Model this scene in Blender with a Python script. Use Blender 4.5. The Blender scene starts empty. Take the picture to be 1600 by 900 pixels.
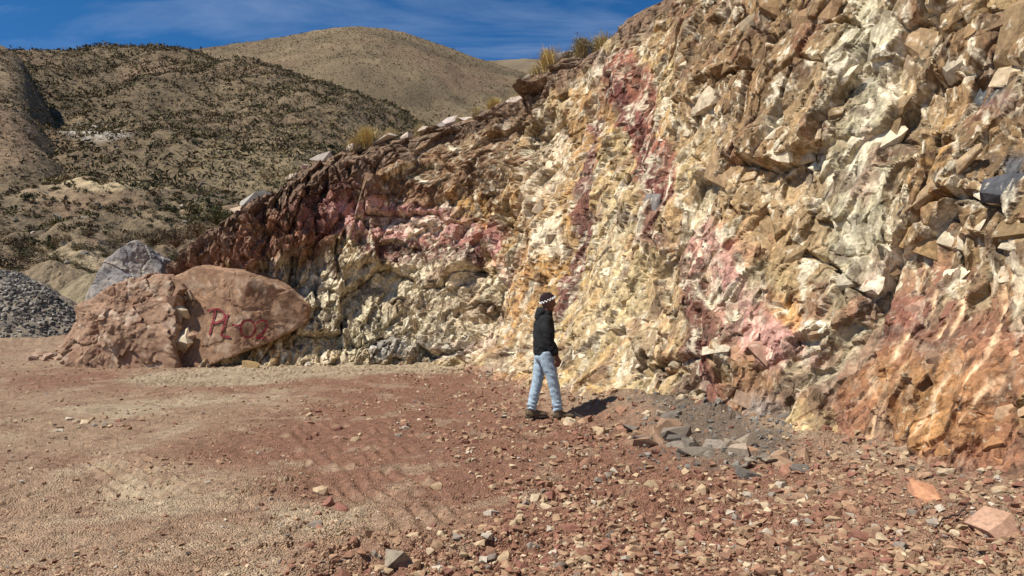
import bpy, bmesh, math, random
import numpy as np
from mathutils import Vector, Matrix
from mathutils.bvhtree import BVHTree

# ------------------------------------------------------------------ camera, sky, sun
scene = bpy.context.scene
COL = scene.collection
CAM_Z, F, HOR = 1.6, 1155.0, 470.0          # eye height, focal length in photo pixels, horizon row
PITCH = math.atan((HOR - 450.0) / F)
cam_d = bpy.data.cameras.new("camera")
cam_d.sensor_width = 36.0
cam_d.lens = 36.0 * F / 1600.0
cam_d.clip_start, cam_d.clip_end = 0.05, 6000
cam = bpy.data.objects.new("camera", cam_d)
cam.location = (0, 0, CAM_Z)
cam.rotation_euler = (math.radians(90) + PITCH, 0, 0)
COL.objects.link(cam)
scene.camera = cam

SUN_EL, SUN_AZ = math.radians(55), math.atan2(-0.90, -0.42)   # azimuth measured from +Y towards +X
TO_SUN = Vector((math.sin(SUN_AZ) * math.cos(SUN_EL), math.cos(SUN_AZ) * math.cos(SUN_EL), math.sin(SUN_EL)))
sun_d = bpy.data.lights.new("sun", 'SUN')
sun_d.energy, sun_d.angle, sun_d.color = 5.0, math.radians(0.53), (1.0, 0.95, 0.86)
sun = bpy.data.objects.new("sun", sun_d)
sun.rotation_euler = TO_SUN.to_track_quat('Z', 'Y').to_euler()
sun.location = (-20, -10, 40)
COL.objects.link(sun)

world = bpy.data.worlds.new("World")
scene.world = world
world.use_nodes = True
wn, wl = world.node_tree.nodes, world.node_tree.links
wn.clear()
w_out = wn.new('ShaderNodeOutputWorld')
w_bg = wn.new('ShaderNodeBackground')
w_bg.inputs['Strength'].default_value = 0.088
sky = wn.new('ShaderNodeTexSky')
sky.sky_type = 'NISHITA'
sky.sun_disc = False
sky.sun_elevation = SUN_EL
sky.sun_rotation = SUN_AZ % (2 * math.pi)
sky.altitude = 3600
sky.air_density, sky.dust_density, sky.ozone_density = 1.0, 0.2, 3.0
# thin cirrus laid on a flat layer high above: direction / height
tc = wn.new('ShaderNodeTexCoord')
sep = wn.new('ShaderNodeSeparateXYZ')
wl.new(tc.outputs['Generated'], sep.inputs[0])
add = wn.new('ShaderNodeMath'); add.operation = 'ADD'; add.inputs[1].default_value = 0.12
mx = wn.new('ShaderNodeMath'); mx.operation = 'MAXIMUM'; mx.inputs[1].default_value = 0.02
wl.new(sep.outputs['Z'], mx.inputs[0]); wl.new(mx.outputs[0], add.inputs[0])
dx = wn.new('ShaderNodeMath'); dx.operation = 'DIVIDE'
dy = wn.new('ShaderNodeMath'); dy.operation = 'DIVIDE'
wl.new(sep.outputs['X'], dx.inputs[0]); wl.new(add.outputs[0], dx.inputs[1])
wl.new(sep.outputs['Y'], dy.inputs[0]); wl.new(add.outputs[0], dy.inputs[1])
cmb = wn.new('ShaderNodeCombineXYZ')
wl.new(dx.outputs[0], cmb.inputs[0]); wl.new(dy.outputs[0], cmb.inputs[1])
mp = wn.new('ShaderNodeMapping')
mp.inputs['Rotation'].default_value = (0, 0, math.radians(-28))
mp.inputs['Scale'].default_value = (0.55, 1.7, 1)
wl.new(cmb.outputs[0], mp.inputs[0])
nz = wn.new('ShaderNodeTexNoise')
nz.inputs['Scale'].default_value = 1.6
nz.inputs['Detail'].default_value = 7
nz.inputs['Roughness'].default_value = 0.6
nz.inputs['Distortion'].default_value = 0.7
wl.new(mp.outputs[0], nz.inputs['Vector'])
rmp = wn.new('ShaderNodeMapRange')
rmp.inputs['From Min'].default_value = 0.47
rmp.inputs['From Max'].default_value = 0.82
rmp.inputs['To Max'].default_value = 0.34
wl.new(nz.outputs['Fac'], rmp.inputs['Value'])
mixw = wn.new('ShaderNodeMix'); mixw.data_type = 'RGBA'
wl.new(rmp.outputs[0], mixw.inputs['Factor'])
hs = wn.new('ShaderNodeHueSaturation')
hs.inputs['Saturation'].default_value = 1.3
wl.new(sky.outputs[0], hs.inputs['Color'])
wl.new(hs.outputs[0], mixw.inputs['A'])
mixw.inputs['B'].default_value = (6.5, 7.4, 9.0, 1)
wl.new(mixw.outputs['Result'], w_bg.inputs['Color'])
wl.new(w_bg.outputs[0], w_out.inputs[0])

scene.view_settings.view_transform = 'Standard'
scene.view_settings.look = 'None'
scene.view_settings.exposure = 0.38
scene.view_settings.gamma = 1.0
scene.render.engine = 'CYCLES'
scene.cycles.max_bounces = 3
scene.cycles.use_adaptive_sampling = True
scene.cycles.adaptive_threshold = 0.02

random.seed(7)
RNG = np.random.default_rng(7)

# ------------------------------------------------------------------ helpers: projection of the photograph's points
CP, SP = math.cos(PITCH), math.sin(PITCH)
def ray(px, py):
    """world direction (with y = 1) of a photo point"""
    a, b = (px - 800.0) / F, (450.0 - py) / F
    y = CP - b * SP
    z = SP + b * CP
    return a / y, z / y
def at(px, py, Y):
    a, b = ray(px, py)
    return Vector((a * Y, Y, CAM_Z + b * Y))
def on_floor(px, py):
    a, b = ray(px, py)
    Y = -CAM_Z / b
    return a * Y, Y
def project(x, y, z):
    zc = y * CP + (z - CAM_Z) * SP
    yc = -y * SP + (z - CAM_Z) * CP
    return 800 + F * x / zc, 450 - F * yc / zc

# ------------------------------------------------------------------ helpers: numpy noise
def h32(*ks):
    h = np.uint32(2166136261)
    h = np.zeros(np.broadcast(*ks).shape if len(ks) > 1 else np.shape(ks[0]), np.uint32) + h
    for k in ks:
        h = (h ^ (np.asarray(k).astype(np.int64) & 0xffffffff).astype(np.uint32)) * np.uint32(16777619)
        h ^= h >> np.uint32(15)
        h = h * np.uint32(0x85ebca6b)
        h ^= h >> np.uint32(13)
    return h
def rnd(*ks):
    return h32(*ks).astype(np.float64) / 4294967295.0
def perlin(x, y, seed=0):
    x0, y0 = np.floor(x), np.floor(y)
    fx, fy = x - x0, y - y0
    u, v = fx * fx * fx * (fx * (fx * 6 - 15) + 10), fy * fy * fy * (fy * (fy * 6 - 15) + 10)
    def g(i, j):
        a = rnd(x0 + i, y0 + j, seed) * 6.2831853
        return np.cos(a) * (fx - i) + np.sin(a) * (fy - j)
    n0 = g(0, 0) * (1 - u) + g(1, 0) * u
    n1 = g(0, 1) * (1 - u) + g(1, 1) * u
    return (n0 * (1 - v) + n1 * v) * 1.5
def fbm(x, y, octaves=4, seed=0, gain=0.5):
    r, a = 0.0, 1.0
    for o in range(octaves):
        r = r + a * perlin(x * 2 ** o + 17.3 * o, y * 2 ** o - 9.1 * o, seed + o)
        a *= gain
    return r
def facets(x, y, scale, seed, aspect=1.0, ang=0.0, warp=0.25, step=0.8):
    """broken-rock cells: height (offset + tilt), edge distance and a random number per cell"""
    c, s = math.cos(ang), math.sin(ang)
    X, Y = (c * x + s * y) / scale, (-s * x + c * y) / (scale * aspect)
    X = X + warp * perlin(X * 1.7, Y * 1.7, seed + 50)
    Y = Y + warp * perlin(X * 1.7 + 31, Y * 1.7, seed + 51)
    ix, iy = np.floor(X), np.floor(Y)
    f1 = np.full(X.shape, 9.0); f2 = np.full(X.shape, 9.0)
    cx = np.zeros(X.shape); cy = np.zeros(X.shape); ci = np.zeros(X.shape); cj = np.zeros(X.shape)
    for i in (-1, 0, 1):
        for j in (-1, 0, 1):
            gx, gy = ix + i, iy + j
            px, py = gx + rnd(gx, gy, seed), gy + rnd(gx, gy, seed + 1)
            d = np.hypot(px - X, py - Y)
            near = d < f1
            f2 = np.where(near, f1, np.minimum(f2, d))
            f1 = np.where(near, d, f1)
            cx, cy = np.where(near, px, cx), np.where(near, py, cy)
            ci, cj = np.where(near, gx, ci), np.where(near, gy, cj)
    r1, r2, r3, r4 = (rnd(ci, cj, seed + k) for k in (2, 3, 4, 5))
    hgt = step * (r1 - 0.5) + 1.7 * ((r2 - 0.5) * (X - cx) + (r3 - 0.5) * (Y - cy))
    return hgt, f2 - f1, r4
def sstep(a, b, x):
    t = np.clip((x - a) / (b - a), 0, 1)
    return t * t * (3 - 2 * t)
def seg_dist(px, py, poly):
    d = np.full(np.shape(px), 1e9)
    for (ax, ay), (bx, by) in zip(poly[:-1], poly[1:]):
        vx, vy = bx - ax, by - ay
        t = np.clip(((px - ax) * vx + (py - ay) * vy) / (vx * vx + vy * vy + 1e-12), 0, 1)
        d = np.minimum(d, np.hypot(px - ax - t * vx, py - ay - t * vy))
    return d
def poly_sd(px, py, poly, reach=1.1):
    """signed distance to a polygon, positive inside (exact only near it)"""
    poly = list(poly)
    xs_, ys_ = [p[0] for p in poly], [p[1] for p in poly]
    near = (px > min(xs_) - reach) & (px < max(xs_) + reach) & (py > min(ys_) - reach) & (py < max(ys_) + reach)
    out = np.full(np.shape(px), -reach)
    if near.any(): out[near] = _poly_sd(px[near], py[near], poly)
    return out
def _poly_sd(px, py, poly):
    d = seg_dist(px, py, poly + poly[:1])
    ins = np.zeros(np.shape(px), bool)
    n = len(poly)
    for i in range(n):
        (ax, ay), (bx, by) = poly[i], poly[(i + 1) % n]
        if ay == by: continue
        ins ^= ((ay > py) != (by > py)) & (px < (bx - ax) * (py - ay) / (by - ay) + ax)
    return np.where(ins, d, -d)

# ------------------------------------------------------------------ helpers: meshes, tags, materials
def grid_mesh(name, P, colour=None, smooth=False, flip=False):
    """P: rows x cols x 3"""
    r, c = P.shape[:2]
    me = bpy.data.meshes.new(name)
    idx = np.arange(r * c).reshape(r, c)
    q = np.stack([idx[:-1, :-1], idx[:-1, 1:], idx[1:, 1:], idx[1:, :-1]], -1).reshape(-1, 4)
    if flip: q = q[:, ::-1]
    raw_mesh(me, P.reshape(-1, 3), q, colour.reshape(-1, 3) if colour is not None else None, smooth)
    return me
def raw_mesh(me, V, Q, colour=None, smooth=False):
    k = Q.shape[1]
    me.vertices.add(len(V)); me.vertices.foreach_set("co", np.ascontiguousarray(V, np.float32).ravel())
    me.loops.add(Q.size); me.loops.foreach_set("vertex_index", np.ascontiguousarray(Q, np.int32).ravel())
    me.polygons.add(len(Q))
    me.polygons.foreach_set("loop_start", np.arange(0, Q.size, k, dtype=np.int32))
    me.polygons.foreach_set("use_smooth", np.full(len(Q), smooth))
    me.update(calc_edges=True)
    if colour is not None:
        a = me.color_attributes.new("Col", 'FLOAT_COLOR', 'POINT')
        a.data.foreach_set("color", np.concatenate([colour, np.ones((len(colour), 1))], 1).astype(np.float32).ravel())
def link(name, me, mat, parent=None, label=None, cat=None, group=None, kind=None, loc=None, rot=None, scale=None, color=None):
    o = bpy.data.objects.new(name, me)
    COL.objects.link(o)
    if mat is not None and me is not None and not me.materials: me.materials.append(mat)
    if parent is not None: o.parent = parent
    if label: o["label"] = label
    if cat: o["category"] = cat
    if group: o["group"] = group
    if kind: o["kind"] = kind
    if loc is not None: o.location = loc
    if rot is not None: o.rotation_euler = rot
    if scale is not None: o.scale = scale
    if color is not None: o.color = (*color, 1)
    return o

def material(name, source, fine=30.0, vary=0.35, bump=0.5, bump_dist=0.02, rough=0.92, speck=None, cells=None, broken=None):
    """procedural mineral surface; source: 'Col' (colour of each point of the rock), 'object' (object colour) or an rgb"""
    m = bpy.data.materials.new(name); m.use_nodes = True
    n, l = m.node_tree.nodes, m.node_tree.links
    b = n['Principled BSDF']
    b.inputs['Roughness'].default_value = rough
    b.inputs['Specular IOR Level'].default_value = 0.25
    if source == 'Col':
        a = n.new('ShaderNodeVertexColor'); a.layer_name = 'Col'; base = a.outputs['Color']
    elif source == 'object':
        a = n.new('ShaderNodeObjectInfo'); base = a.outputs['Color']
    else:
        a = n.new('ShaderNodeRGB'); a.outputs[0].default_value = (*source, 1); base = a.outputs[0]
    g = n.new('ShaderNodeNewGeometry')
    n1 = n.new('ShaderNodeTexNoise'); n1.inputs['Scale'].default_value = fine
    n1.inputs['Detail'].default_value = 4; n1.inputs['Roughness'].default_value = 0.65
    l.new(g.outputs['Position'], n1.inputs['Vector'])
    mr = n.new('ShaderNodeMapRange'); mr.inputs['From Min'].default_value = 0.28; mr.inputs['From Max'].default_value = 0.72
    mr.inputs['To Min'].default_value = 1 - vary; mr.inputs['To Max'].default_value = 1 + vary
    l.new(n1.outputs['Fac'], mr.inputs['Value'])
    mul = n.new('ShaderNodeVectorMath'); mul.operation = 'SCALE'
    l.new(base, mul.inputs[0]); l.new(mr.outputs[0], mul.inputs['Scale'])
    cur = mul.outputs[0]
    hgt = n1.outputs['Fac']
    if cells:
        v = n.new('ShaderNodeTexVoronoi'); v.inputs['Scale'].default_value = cells
        l.new(g.outputs['Position'], v.inputs['Vector'])
        sx = n.new('ShaderNodeSeparateColor'); l.new(v.outputs['Color'], sx.inputs[0])
        mr2 = n.new('ShaderNodeMapRange'); mr2.inputs['To Min'].default_value = 0.74; mr2.inputs['To Max'].default_value = 1.28
        l.new(sx.outputs[0], mr2.inputs['Value'])
        mul2 = n.new('ShaderNodeVectorMath'); mul2.operation = 'SCALE'
        l.new(cur, mul2.inputs[0]); l.new(mr2.outputs[0], mul2.inputs['Scale'])
        cur = mul2.outputs[0]
        ad = n.new('ShaderNodeMath'); ad.operation = 'MULTIPLY_ADD'
        l.new(v.outputs['Distance'], ad.inputs[0]); ad.inputs[1].default_value = -0.8
        l.new(n1.outputs['Fac'], ad.inputs[2])
        hgt = ad.outputs[0]
    if broken:
        # angular chips: every cell is a plane with its own tilt and a slightly different tone
        total = None
        for sc, amt, tone_amt in broken:
            mpn = n.new('ShaderNodeMapping'); mpn.inputs['Scale'].default_value = (sc, sc, sc * 0.6)
            mpn.inputs['Rotation'].default_value = (0.25, 0.2, 0.5)
            l.new(g.outputs['Position'], mpn.inputs['Vector'])
            v = n.new('ShaderNodeTexVoronoi'); v.inputs['Scale'].default_value = 1.0
            l.new(mpn.outputs[0], v.inputs['Vector'])
            df = n.new('ShaderNodeVectorMath'); df.operation = 'SUBTRACT'
            l.new(mpn.outputs[0], df.inputs[0]); l.new(v.outputs['Position'], df.inputs[1])
            ct = n.new('ShaderNodeVectorMath'); ct.operation = 'SUBTRACT'; ct.inputs[1].default_value = (0.5, 0.5, 0.5)
            l.new(v.outputs['Color'], ct.inputs[0])
            dt = n.new('ShaderNodeVectorMath'); dt.operation = 'DOT_PRODUCT'
            l.new(df.outputs[0], dt.inputs[0]); l.new(ct.outputs[0], dt.inputs[1])
            mm = n.new('ShaderNodeMath'); mm.operation = 'MULTIPLY_ADD'; mm.inputs[1].default_value = amt / sc * 30
            l.new(dt.outputs['Value'], mm.inputs[0])
            if total is None: mm.inputs[2].default_value = 0.0
            else: l.new(total, mm.inputs[2])
            total = mm.outputs[0]
            sx = n.new('ShaderNodeSeparateColor'); l.new(v.outputs['Color'], sx.inputs[0])
            mt = n.new('ShaderNodeMapRange'); mt.inputs['To Min'].default_value = 1 - tone_amt; mt.inputs['To Max'].default_value = 1 + tone_amt
            l.new(sx.outputs[1], mt.inputs['Value'])
            ml = n.new('ShaderNodeVectorMath'); ml.operation = 'SCALE'
            l.new(cur, ml.inputs[0]); l.new(mt.outputs[0], ml.inputs['Scale']); cur = ml.outputs[0]
        a2 = n.new('ShaderNodeMath'); a2.operation = 'MULTIPLY_ADD'; a2.inputs[1].default_value = 0.5
        l.new(n1.outputs['Fac'], a2.inputs[0]); l.new(total, a2.inputs[2])
        hgt = a2.outputs[0]
    if speck:
        n2 = n.new('ShaderNodeTexNoise'); n2.inputs['Scale'].default_value = fine * 0.45
        n2.inputs['Detail'].default_value = 3; n2.inputs['Roughness'].default_value = 0.7
        l.new(g.outputs['Position'], n2.inputs['Vector'])
        r2 = n.new('ShaderNodeMapRange'); r2.inputs['From Min'].default_value = 0.60; r2.inputs['From Max'].default_value = 0.70
        r2.inputs['To Max'].default_value = 0.6
        l.new(n2.outputs['Fac'], r2.inputs['Value'])
        mxx = n.new('ShaderNodeMix'); mxx.data_type = 'RGBA'
        l.new(r2.outputs[0], mxx.inputs['Factor']); l.new(cur, mxx.inputs['A'])
        mxx.inputs['B'].default_value = (*speck, 1)
        cur = mxx.outputs['Result']
    l.new(cur, b.inputs['Base Color'])
    bp = n.new('ShaderNodeBump'); bp.inputs['Strength'].default_value = bump; bp.inputs['Distance'].default_value = bump_dist
    l.new(hgt, bp.inputs['Height']); l.new(bp.outputs[0], b.inputs['Normal'])
    return m

M_CLIFF = material("layered_rock", 'Col', fine=22, vary=0.38, bump=1.0, bump_dist=0.03, speck=(0.62, 0.53, 0.37), broken=[(6.5, 1.0, 0.22), (17, 1.1, 0.22)])
M_BLOCK = material("broken_rock", 'object', fine=14, vary=0.35, bump=0.8, bump_dist=0.02, speck=(0.62, 0.55, 0.42), broken=[(9, 0.6, 0.15)])
M_STONE = material("loose_stone", 'object', fine=30, vary=0.3, bump=0.5, bump_dist=0.01)
M_PEBBLE = material("gravel", 'Col', fine=40, vary=0.25, bump=0.3, bump_dist=0.005)
M_FLOOR = material("trodden_earth", 'Col', fine=14, vary=0.28, bump=0.9, bump_dist=0.03, cells=80)
M_BOULDER = material("weathered_boulder", 'Col', fine=9, vary=0.32, bump=0.8, bump_dist=0.035, broken=[(6, 0.4, 0.10)])
M_HILL = material("dry_hillside", 'Col', fine=0.9, vary=0.5, bump=0.9, bump_dist=0.7)
M_SHRUB = material("shrub_leaves", 'Col', fine=3.0, vary=0.3, bump=0.0)
M_SHRUB_ONE = material("shrub_twigs", 'object', fine=6.0, vary=0.35, bump=0.0)
M_GRASS = material("straw_grass", 'object', fine=25.0, vary=0.25, bump=0.0, rough=0.7)
M_EARTH = material("far_earth", (0.30, 0.22, 0.14), fine=0.3, vary=0.3, bump=0.5, bump_dist=0.2)

# ------------------------------------------------------------------ the cliff: plan curve, rim height, lean
FOOT = np.array([(-14.0, 32), (-12.6, 25), (-10.3, 19.0), (-6.7, 18.05), (-4.1, 18.8), (-2.3, 18.9), (-0.85, 17.4), (0.0, 14.8), (0.80, 12.2),
                 (1.55, 10.4), (2.65, 8.7), (3.3, 7.2), (3.72, 5.9), (4.0, 4.6), (4.3, 2.2), (4.7, -1.0), (5.4, -5.0)], float)
RIM = np.array([0.8, 1.6, 2.7, 4.6, 6.05, 7.3, 8.1, 8.7, 9.7, 9.8, 9.6, 9.8, 9.9, 10, 10, 10, 10], float)
LEAN = np.array([.5, .45, .40, .36, .34, .33, .36, .42, .42, .40, .36, .33, .32, .30, .3, .3, .3], float)
def catmull(P, t):
    P = np.asarray(P, float)
    if P.ndim == 1: P = P[:, None]
    i = np.clip(np.floor(t).astype(int), 0, len(P) - 2); f = (t - i)[:, None]
    g = lambda k: P[np.clip(k, 0, len(P) - 1)]
    a, b, c, d = g(i - 1), g(i), g(i + 1), g(i + 2)
    return 0.5 * (2 * b + (c - a) * f + (2 * a - 5 * b + 4 * c - d) * f ** 2 + (3 * b - a - 3 * c + d) * f ** 3)
T = np.linspace(0, len(FOOT) - 1, 3000)
CURVE = catmull(FOOT, T)
SLEN = np.concatenate([[0], np.cumsum(np.hypot(*np.diff(CURVE, axis=0).T))])
TAN = np.gradient(CURVE, axis=0); TAN /= np.hypot(*TAN.T)[:, None]
ker = np.ones(161) / 161.0
TS = np.stack([np.convolve(np.pad(TAN[:, k], 80, mode='edge'), ker, 'valid') for k in (0, 1)], 1)
TS /= np.hypot(*TS.T)[:, None]
OUTN = np.stack([TS[:, 1], -TS[:, 0]], 1)         # towards the pit
RIM_D, LEAN_D = catmull(RIM, T)[:, 0], catmull(LEAN, T)[:, 0]
def along(a, s): return np.interp(s, SLEN, a)
def wall_point(s, h):
    """undisturbed face: s metres along the foot, h metres up"""
    lean = along(LEAN_D, s)
    back = lean * h
    nx, ny = along(OUTN[:, 0], s), along(OUTN[:, 1], s)
    return along(CURVE[:, 0], s) - nx * back, along(CURVE[:, 1], s) - ny * back, h
# table from photo points to wall coordinates
_s = np.linspace(0, SLEN[-1] * 0.93, 900); _v = np.linspace(-0.1, 1.0, 260)
_S, _V = np.meshgrid(_s, _v)
_H = _V * along(RIM_D, _S)
_X, _Y, _Z = wall_point(_S, _H)
_ok = _Y > 3.0
_PX, _PY = project(_X, np.where(_ok, _Y, 3.0), _Z)
_PX = np.where(_ok, _PX, 1e6)
def to_wall(px, py):
    k = np.argmin((_PX - px) ** 2 + (_PY - py) ** 2)
    return _S.flat[k], _H.flat[k]
def wpoly(pts): return [to_wall(*p) for p in pts]
def ribbon(pts, w):
    """band of half width w (photo pixels, or one per point) round a line, as a polygon on the wall"""
    p = np.array(pts, float); w = np.broadcast_to(np.asarray(w, float), (len(p),))
    t = np.gradient(p, axis=0); t /= np.hypot(*t.T)[:, None]
    nrm = np.stack([-t[:, 1], t[:, 0]], 1) * w[:, None]
    return wpoly(np.concatenate([p + nrm, (p - nrm)[::-1]]))

C = {k: np.array(v) for k, v in dict(
    cream=(0.54, 0.395, 0.19), white=(0.74, 0.645, 0.465), ochre=(0.42, 0.235, 0.075), tan=(0.34, 0.225, 0.115), brown=(0.215, 0.13, 0.063),
    dark=(0.115, 0.07, 0.045), redb=(0.225, 0.100, 0.060), brick=(0.28, 0.105, 0.066), pink=(0.52, 0.27, 0.23), maroon=(0.15, 0.055, 0.05),
    grey=(0.27, 0.255, 0.235), slate=(0.085, 0.085, 0.09), green=(0.40, 0.36, 0.24), peach=(0.66, 0.44, 0.26), soil=(0.17, 0.105, 0.068),
    orange=(0.40, 0.205, 0.075)).items()}

# (kind of area, colour, weight, softness in metres, photo outline)
AREAS = [
    # upper right: brown blocky rock, greenish grey band, slate
    ('poly', 'tan', 0.9, 0.5, [(1060, -60), (1750, -60), (1750, 470), (1500, 440), (1300, 470), (1180, 440), (1120, 330), (1060, 200)]),
    ('poly', 'brown', 0.75, 0.4, [(1020, -60), (1320, -60), (1290, 120), (1200, 230), (1120, 180), (1060, 100)]),
    ('poly', 'brown', 0.8, 0.3, [(1400, 20), (1620, -20), (1620, 330), (1500, 330), (1440, 220), (1430, 120)]),
    ('poly', 'brown', 0.6, 0.3, [(1400, 330), (1620, 300), (1620, 420), (1450, 430)]),
    ('line', 'green', 0.85, 0.25, [(1365, -20), (1345, 120), (1345, 250), (1335, 350), (1325, 450), (1310, 540)], [38, 40, 55, 55, 35, 18]),
    ('poly', 'ochre', 0.6, 0.2, [(1385, 180), (1450, 170), (1500, 240), (1470, 285), (1420, 270)]),
    ('poly', 'slate', 0.9, 0.08, [(1518, 108), (1580, 112), (1578, 165), (1520, 178)]),
    ('poly', 'slate', 0.95, 0.1, [(1535, 250), (1620, 235), (1620, 330), (1560, 325)]),
    # cream face and its ochre side
    ('poly', 'orange', 0.6, 0.4, [(785, 250), (850, 190), (930, 130), (960, 180), (900, 300), (880, 420), (860, 560), (800, 560), (790, 430)]),
    ('poly', 'ochre', 0.5, 0.3, [(840, 330), (905, 320), (900, 470), (850, 500)]),
    ('poly', 'white', 0.55, 0.3, [(800, 230), (870, 170), (880, 280), (830, 330)]),
    ('poly', 'white', 0.7, 0.2, [(838, 345), (880, 335), (880, 390), (845, 400)]),
    ('poly', 'white', 0.15, 0.5, [(930, 300), (1010, 280), (1020, 420), (1060, 600), (960, 610), (920, 480)]),
    ('poly', 'tan', 0.5, 0.3, [(990, 320), (1080, 330), (1085, 460), (1010, 470)]),
    # the lower right: red, scraped by the digger
    ('poly', 'redb', 0.92, 0.35, [(1345, 455), (1620, 425), (1700, 900), (1480, 860), (1300, 720), (1150, 680), (1085, 640), (1090, 560), (1200, 590), (1300, 560)]),
    ('poly', 'maroon', 0.4, 0.3, [(1380, 455), (1480, 450), (1470, 540), (1370, 560)]),
    ('poly', 'orange', 0.45, 0.2, [(1350, 560), (1600, 590), (1600, 700), (1380, 700)]),
    ('poly', 'ochre', 0.3, 0.2, [(1400, 600), (1500, 590), (1500, 680), (1430, 690)]),
    ('poly', 'brown', 0.6, 0.3, [(1160, 560), (1300, 480), (1330, 560), (1230, 640), (1160, 640)]),
    ('poly', 'cream', 0.9, 0.12, [(1240, 640), (1300, 620), (1318, 690), (1240, 700)]),
    ('poly', 'grey', 0.5, 0.12, [(1170, 625), (1225, 620), (1235, 690), (1170, 680)]),
    # veins
    ('line', 'brick', 0.95, 0.08, [(955, 85), (980, 140), (995, 200), (1020, 260), (1045, 310)], [30, 36, 32, 32, 18]),
    ('line', 'maroon', 0.75, 0.1, [(940, 110), (975, 170), (1000, 240), (1030, 300), (1020, 380)], [8, 12, 14, 16, 18]),
    ('line', 'pink', 0.75, 0.15, [(1080, 345), (1110, 385), (1140, 450), (1180, 500), (1230, 540), (1280, 570)], [24, 30, 26, 32, 36, 18]),
    ('line', 'maroon', 0.8, 0.12, [(1085, 400), (1090, 470), (1102, 540), (1098, 620)], [16, 22, 26, 18]),
    ('line', 'maroon', 0.9, 0.05, [(925, 185), (916, 280), (906, 350), (886, 420), (872, 480), (866, 530)], [8, 9, 10, 11, 10, 7]),
    ('line', 'ochre', 0.8, 0.08, [(1195, 470), (1225, 490), (1265, 505)], [7, 11, 7]),
    ('line', 'white', 0.7, 0.06, [(1283, 500), (1265, 545), (1240, 580)], [6, 14, 7]),
    ('line', 'white', 0.85, 0.04, [(1362, 10), (1355, 80), (1350, 160)], [3, 4, 3]),
    ('line', 'white', 0.85, 0.04, [(1408, 8), (1400, 60), (1388, 95)], [4, 6, 3]),
    ('line', 'white', 0.6, 0.05, [(1350, 160), (1338, 240), (1318, 330), (1322, 420)], [5, 6, 6, 5]),
    ('line', 'white', 0.6, 0.05, [(1475, 55), (1440, 90), (1415, 140)], [9, 8, 5]),
    ('line', 'white', 0.5, 0.05, [(1420, 300), (1385, 345), (1365, 400), (1350, 470)], [5, 5, 5, 4]),
    # the left wall
    ('poly', 'redb', 0.95, 0.35, [(250, 380), (340, 330), (440, 285), (560, 235), (570, 330), (520, 400), (470, 410), (330, 440), (270, 450)]),
    ('poly', 'maroon', 0.7, 0.2, [(440, 330), (560, 260), (780, 200), (800, 320), (700, 330), (540, 350), (500, 380)]),
    ('poly', 'brown', 0.7, 0.2, [(560, 260), (700, 200), (830, 150), (840, 250), (780, 340), (640, 300)]),
    ('line', 'pink', 0.9, 0.08, [(520, 345), (600, 340), (700, 355), (785, 380)], [24, 32, 30, 18]),
    ('line', 'white', 0.4, 0.1, [(570, 330), (640, 340), (690, 355)], [8, 12, 8]),
    ('line', 'maroon', 0.9, 0.08, [(560, 385), (650, 395), (760, 400)], [16, 22, 20]),
    ('line', 'brick', 0.6, 0.1, [(640, 375), (720, 372), (800, 360)], [8, 10, 8]),
    ('poly', 'ochre', 0.75, 0.15, [(700, 305), (770, 310), (760, 350), (715, 340)]),
    ('poly', 'grey', 0.7, 0.15, [(420, 410), (500, 400), (505, 470), (440, 470)]),
    ('poly', 'white', 0.6, 0.3, [(450, 410), (560, 400), (760, 420), (790, 560), (470, 570)]),
    ('poly', 'green', 0.4, 0.3, [(470, 440), (560, 430), (700, 470), (720, 540), (560, 560), (470, 550)]),
    ('poly', 'brown', 0.5, 0.2, [(600, 470), (760, 450), (770, 500), (640, 520)]),
    ('poly', 'grey', 0.8, 0.1, [(575, 535), (620, 525), (630, 555), (580, 565)]),
    ('poly', 'grey', 0.6, 0.1, [(620, 535), (740, 530), (735, 560), (625, 565)]),
    ('line', 'pink', 0.45, 0.15, [(790, 400), (785, 460), (765, 520), (730, 560)], [12, 16, 20, 20]),
    ('line', 'white', 0.35, 0.15, [(785, 430), (775, 500), (750, 550)], [8, 10, 12]),
]
SCRAPES = [[(1452, 445), (1447, 490), (1428, 533)], [(1525, 375), (1512, 450), (1490, 530)], [(1572, 415), (1578, 480), (1566, 560), (1543, 615)],
           [(1412, 458), (1408, 488)], [(1405, 515), (1398, 565)], [(1480, 497), (1468, 530)], [(1355, 530), (1352, 570)], [(1500, 590), (1478, 650), (1462, 690)],
           [(1597, 600), (1570, 650), (1548, 690)], [(1440, 600), (1420, 610)], [(1385, 640), (1372, 690)]]
AREAS_W = [(k, C[c], w, soft, wpoly(a[0]) if k == 'poly' else ribbon(a[0], a[1])) for k, c, w, soft, *a in AREAS]
SCRAPES_W = [ribbon(p, [1.5] + [4.6] * (len(p) - 2) + [1.2] if len(p) > 2 else [3.2, 1.8]) for p in SCRAPES]
BLOCKY_W = wpoly([(1030, -80), (1800, -80), (1800, 440), (1400, 450), (1180, 440), (1120, 330), (1040, 150)])
CALM_W = wpoly([(1340, 440), (1800, 420), (1800, 800), (1480, 790), (1300, 720), (1120, 680), (1090, 580), (1300, 560)])
LEFT_S = to_wall(775, 480)[0]

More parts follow.
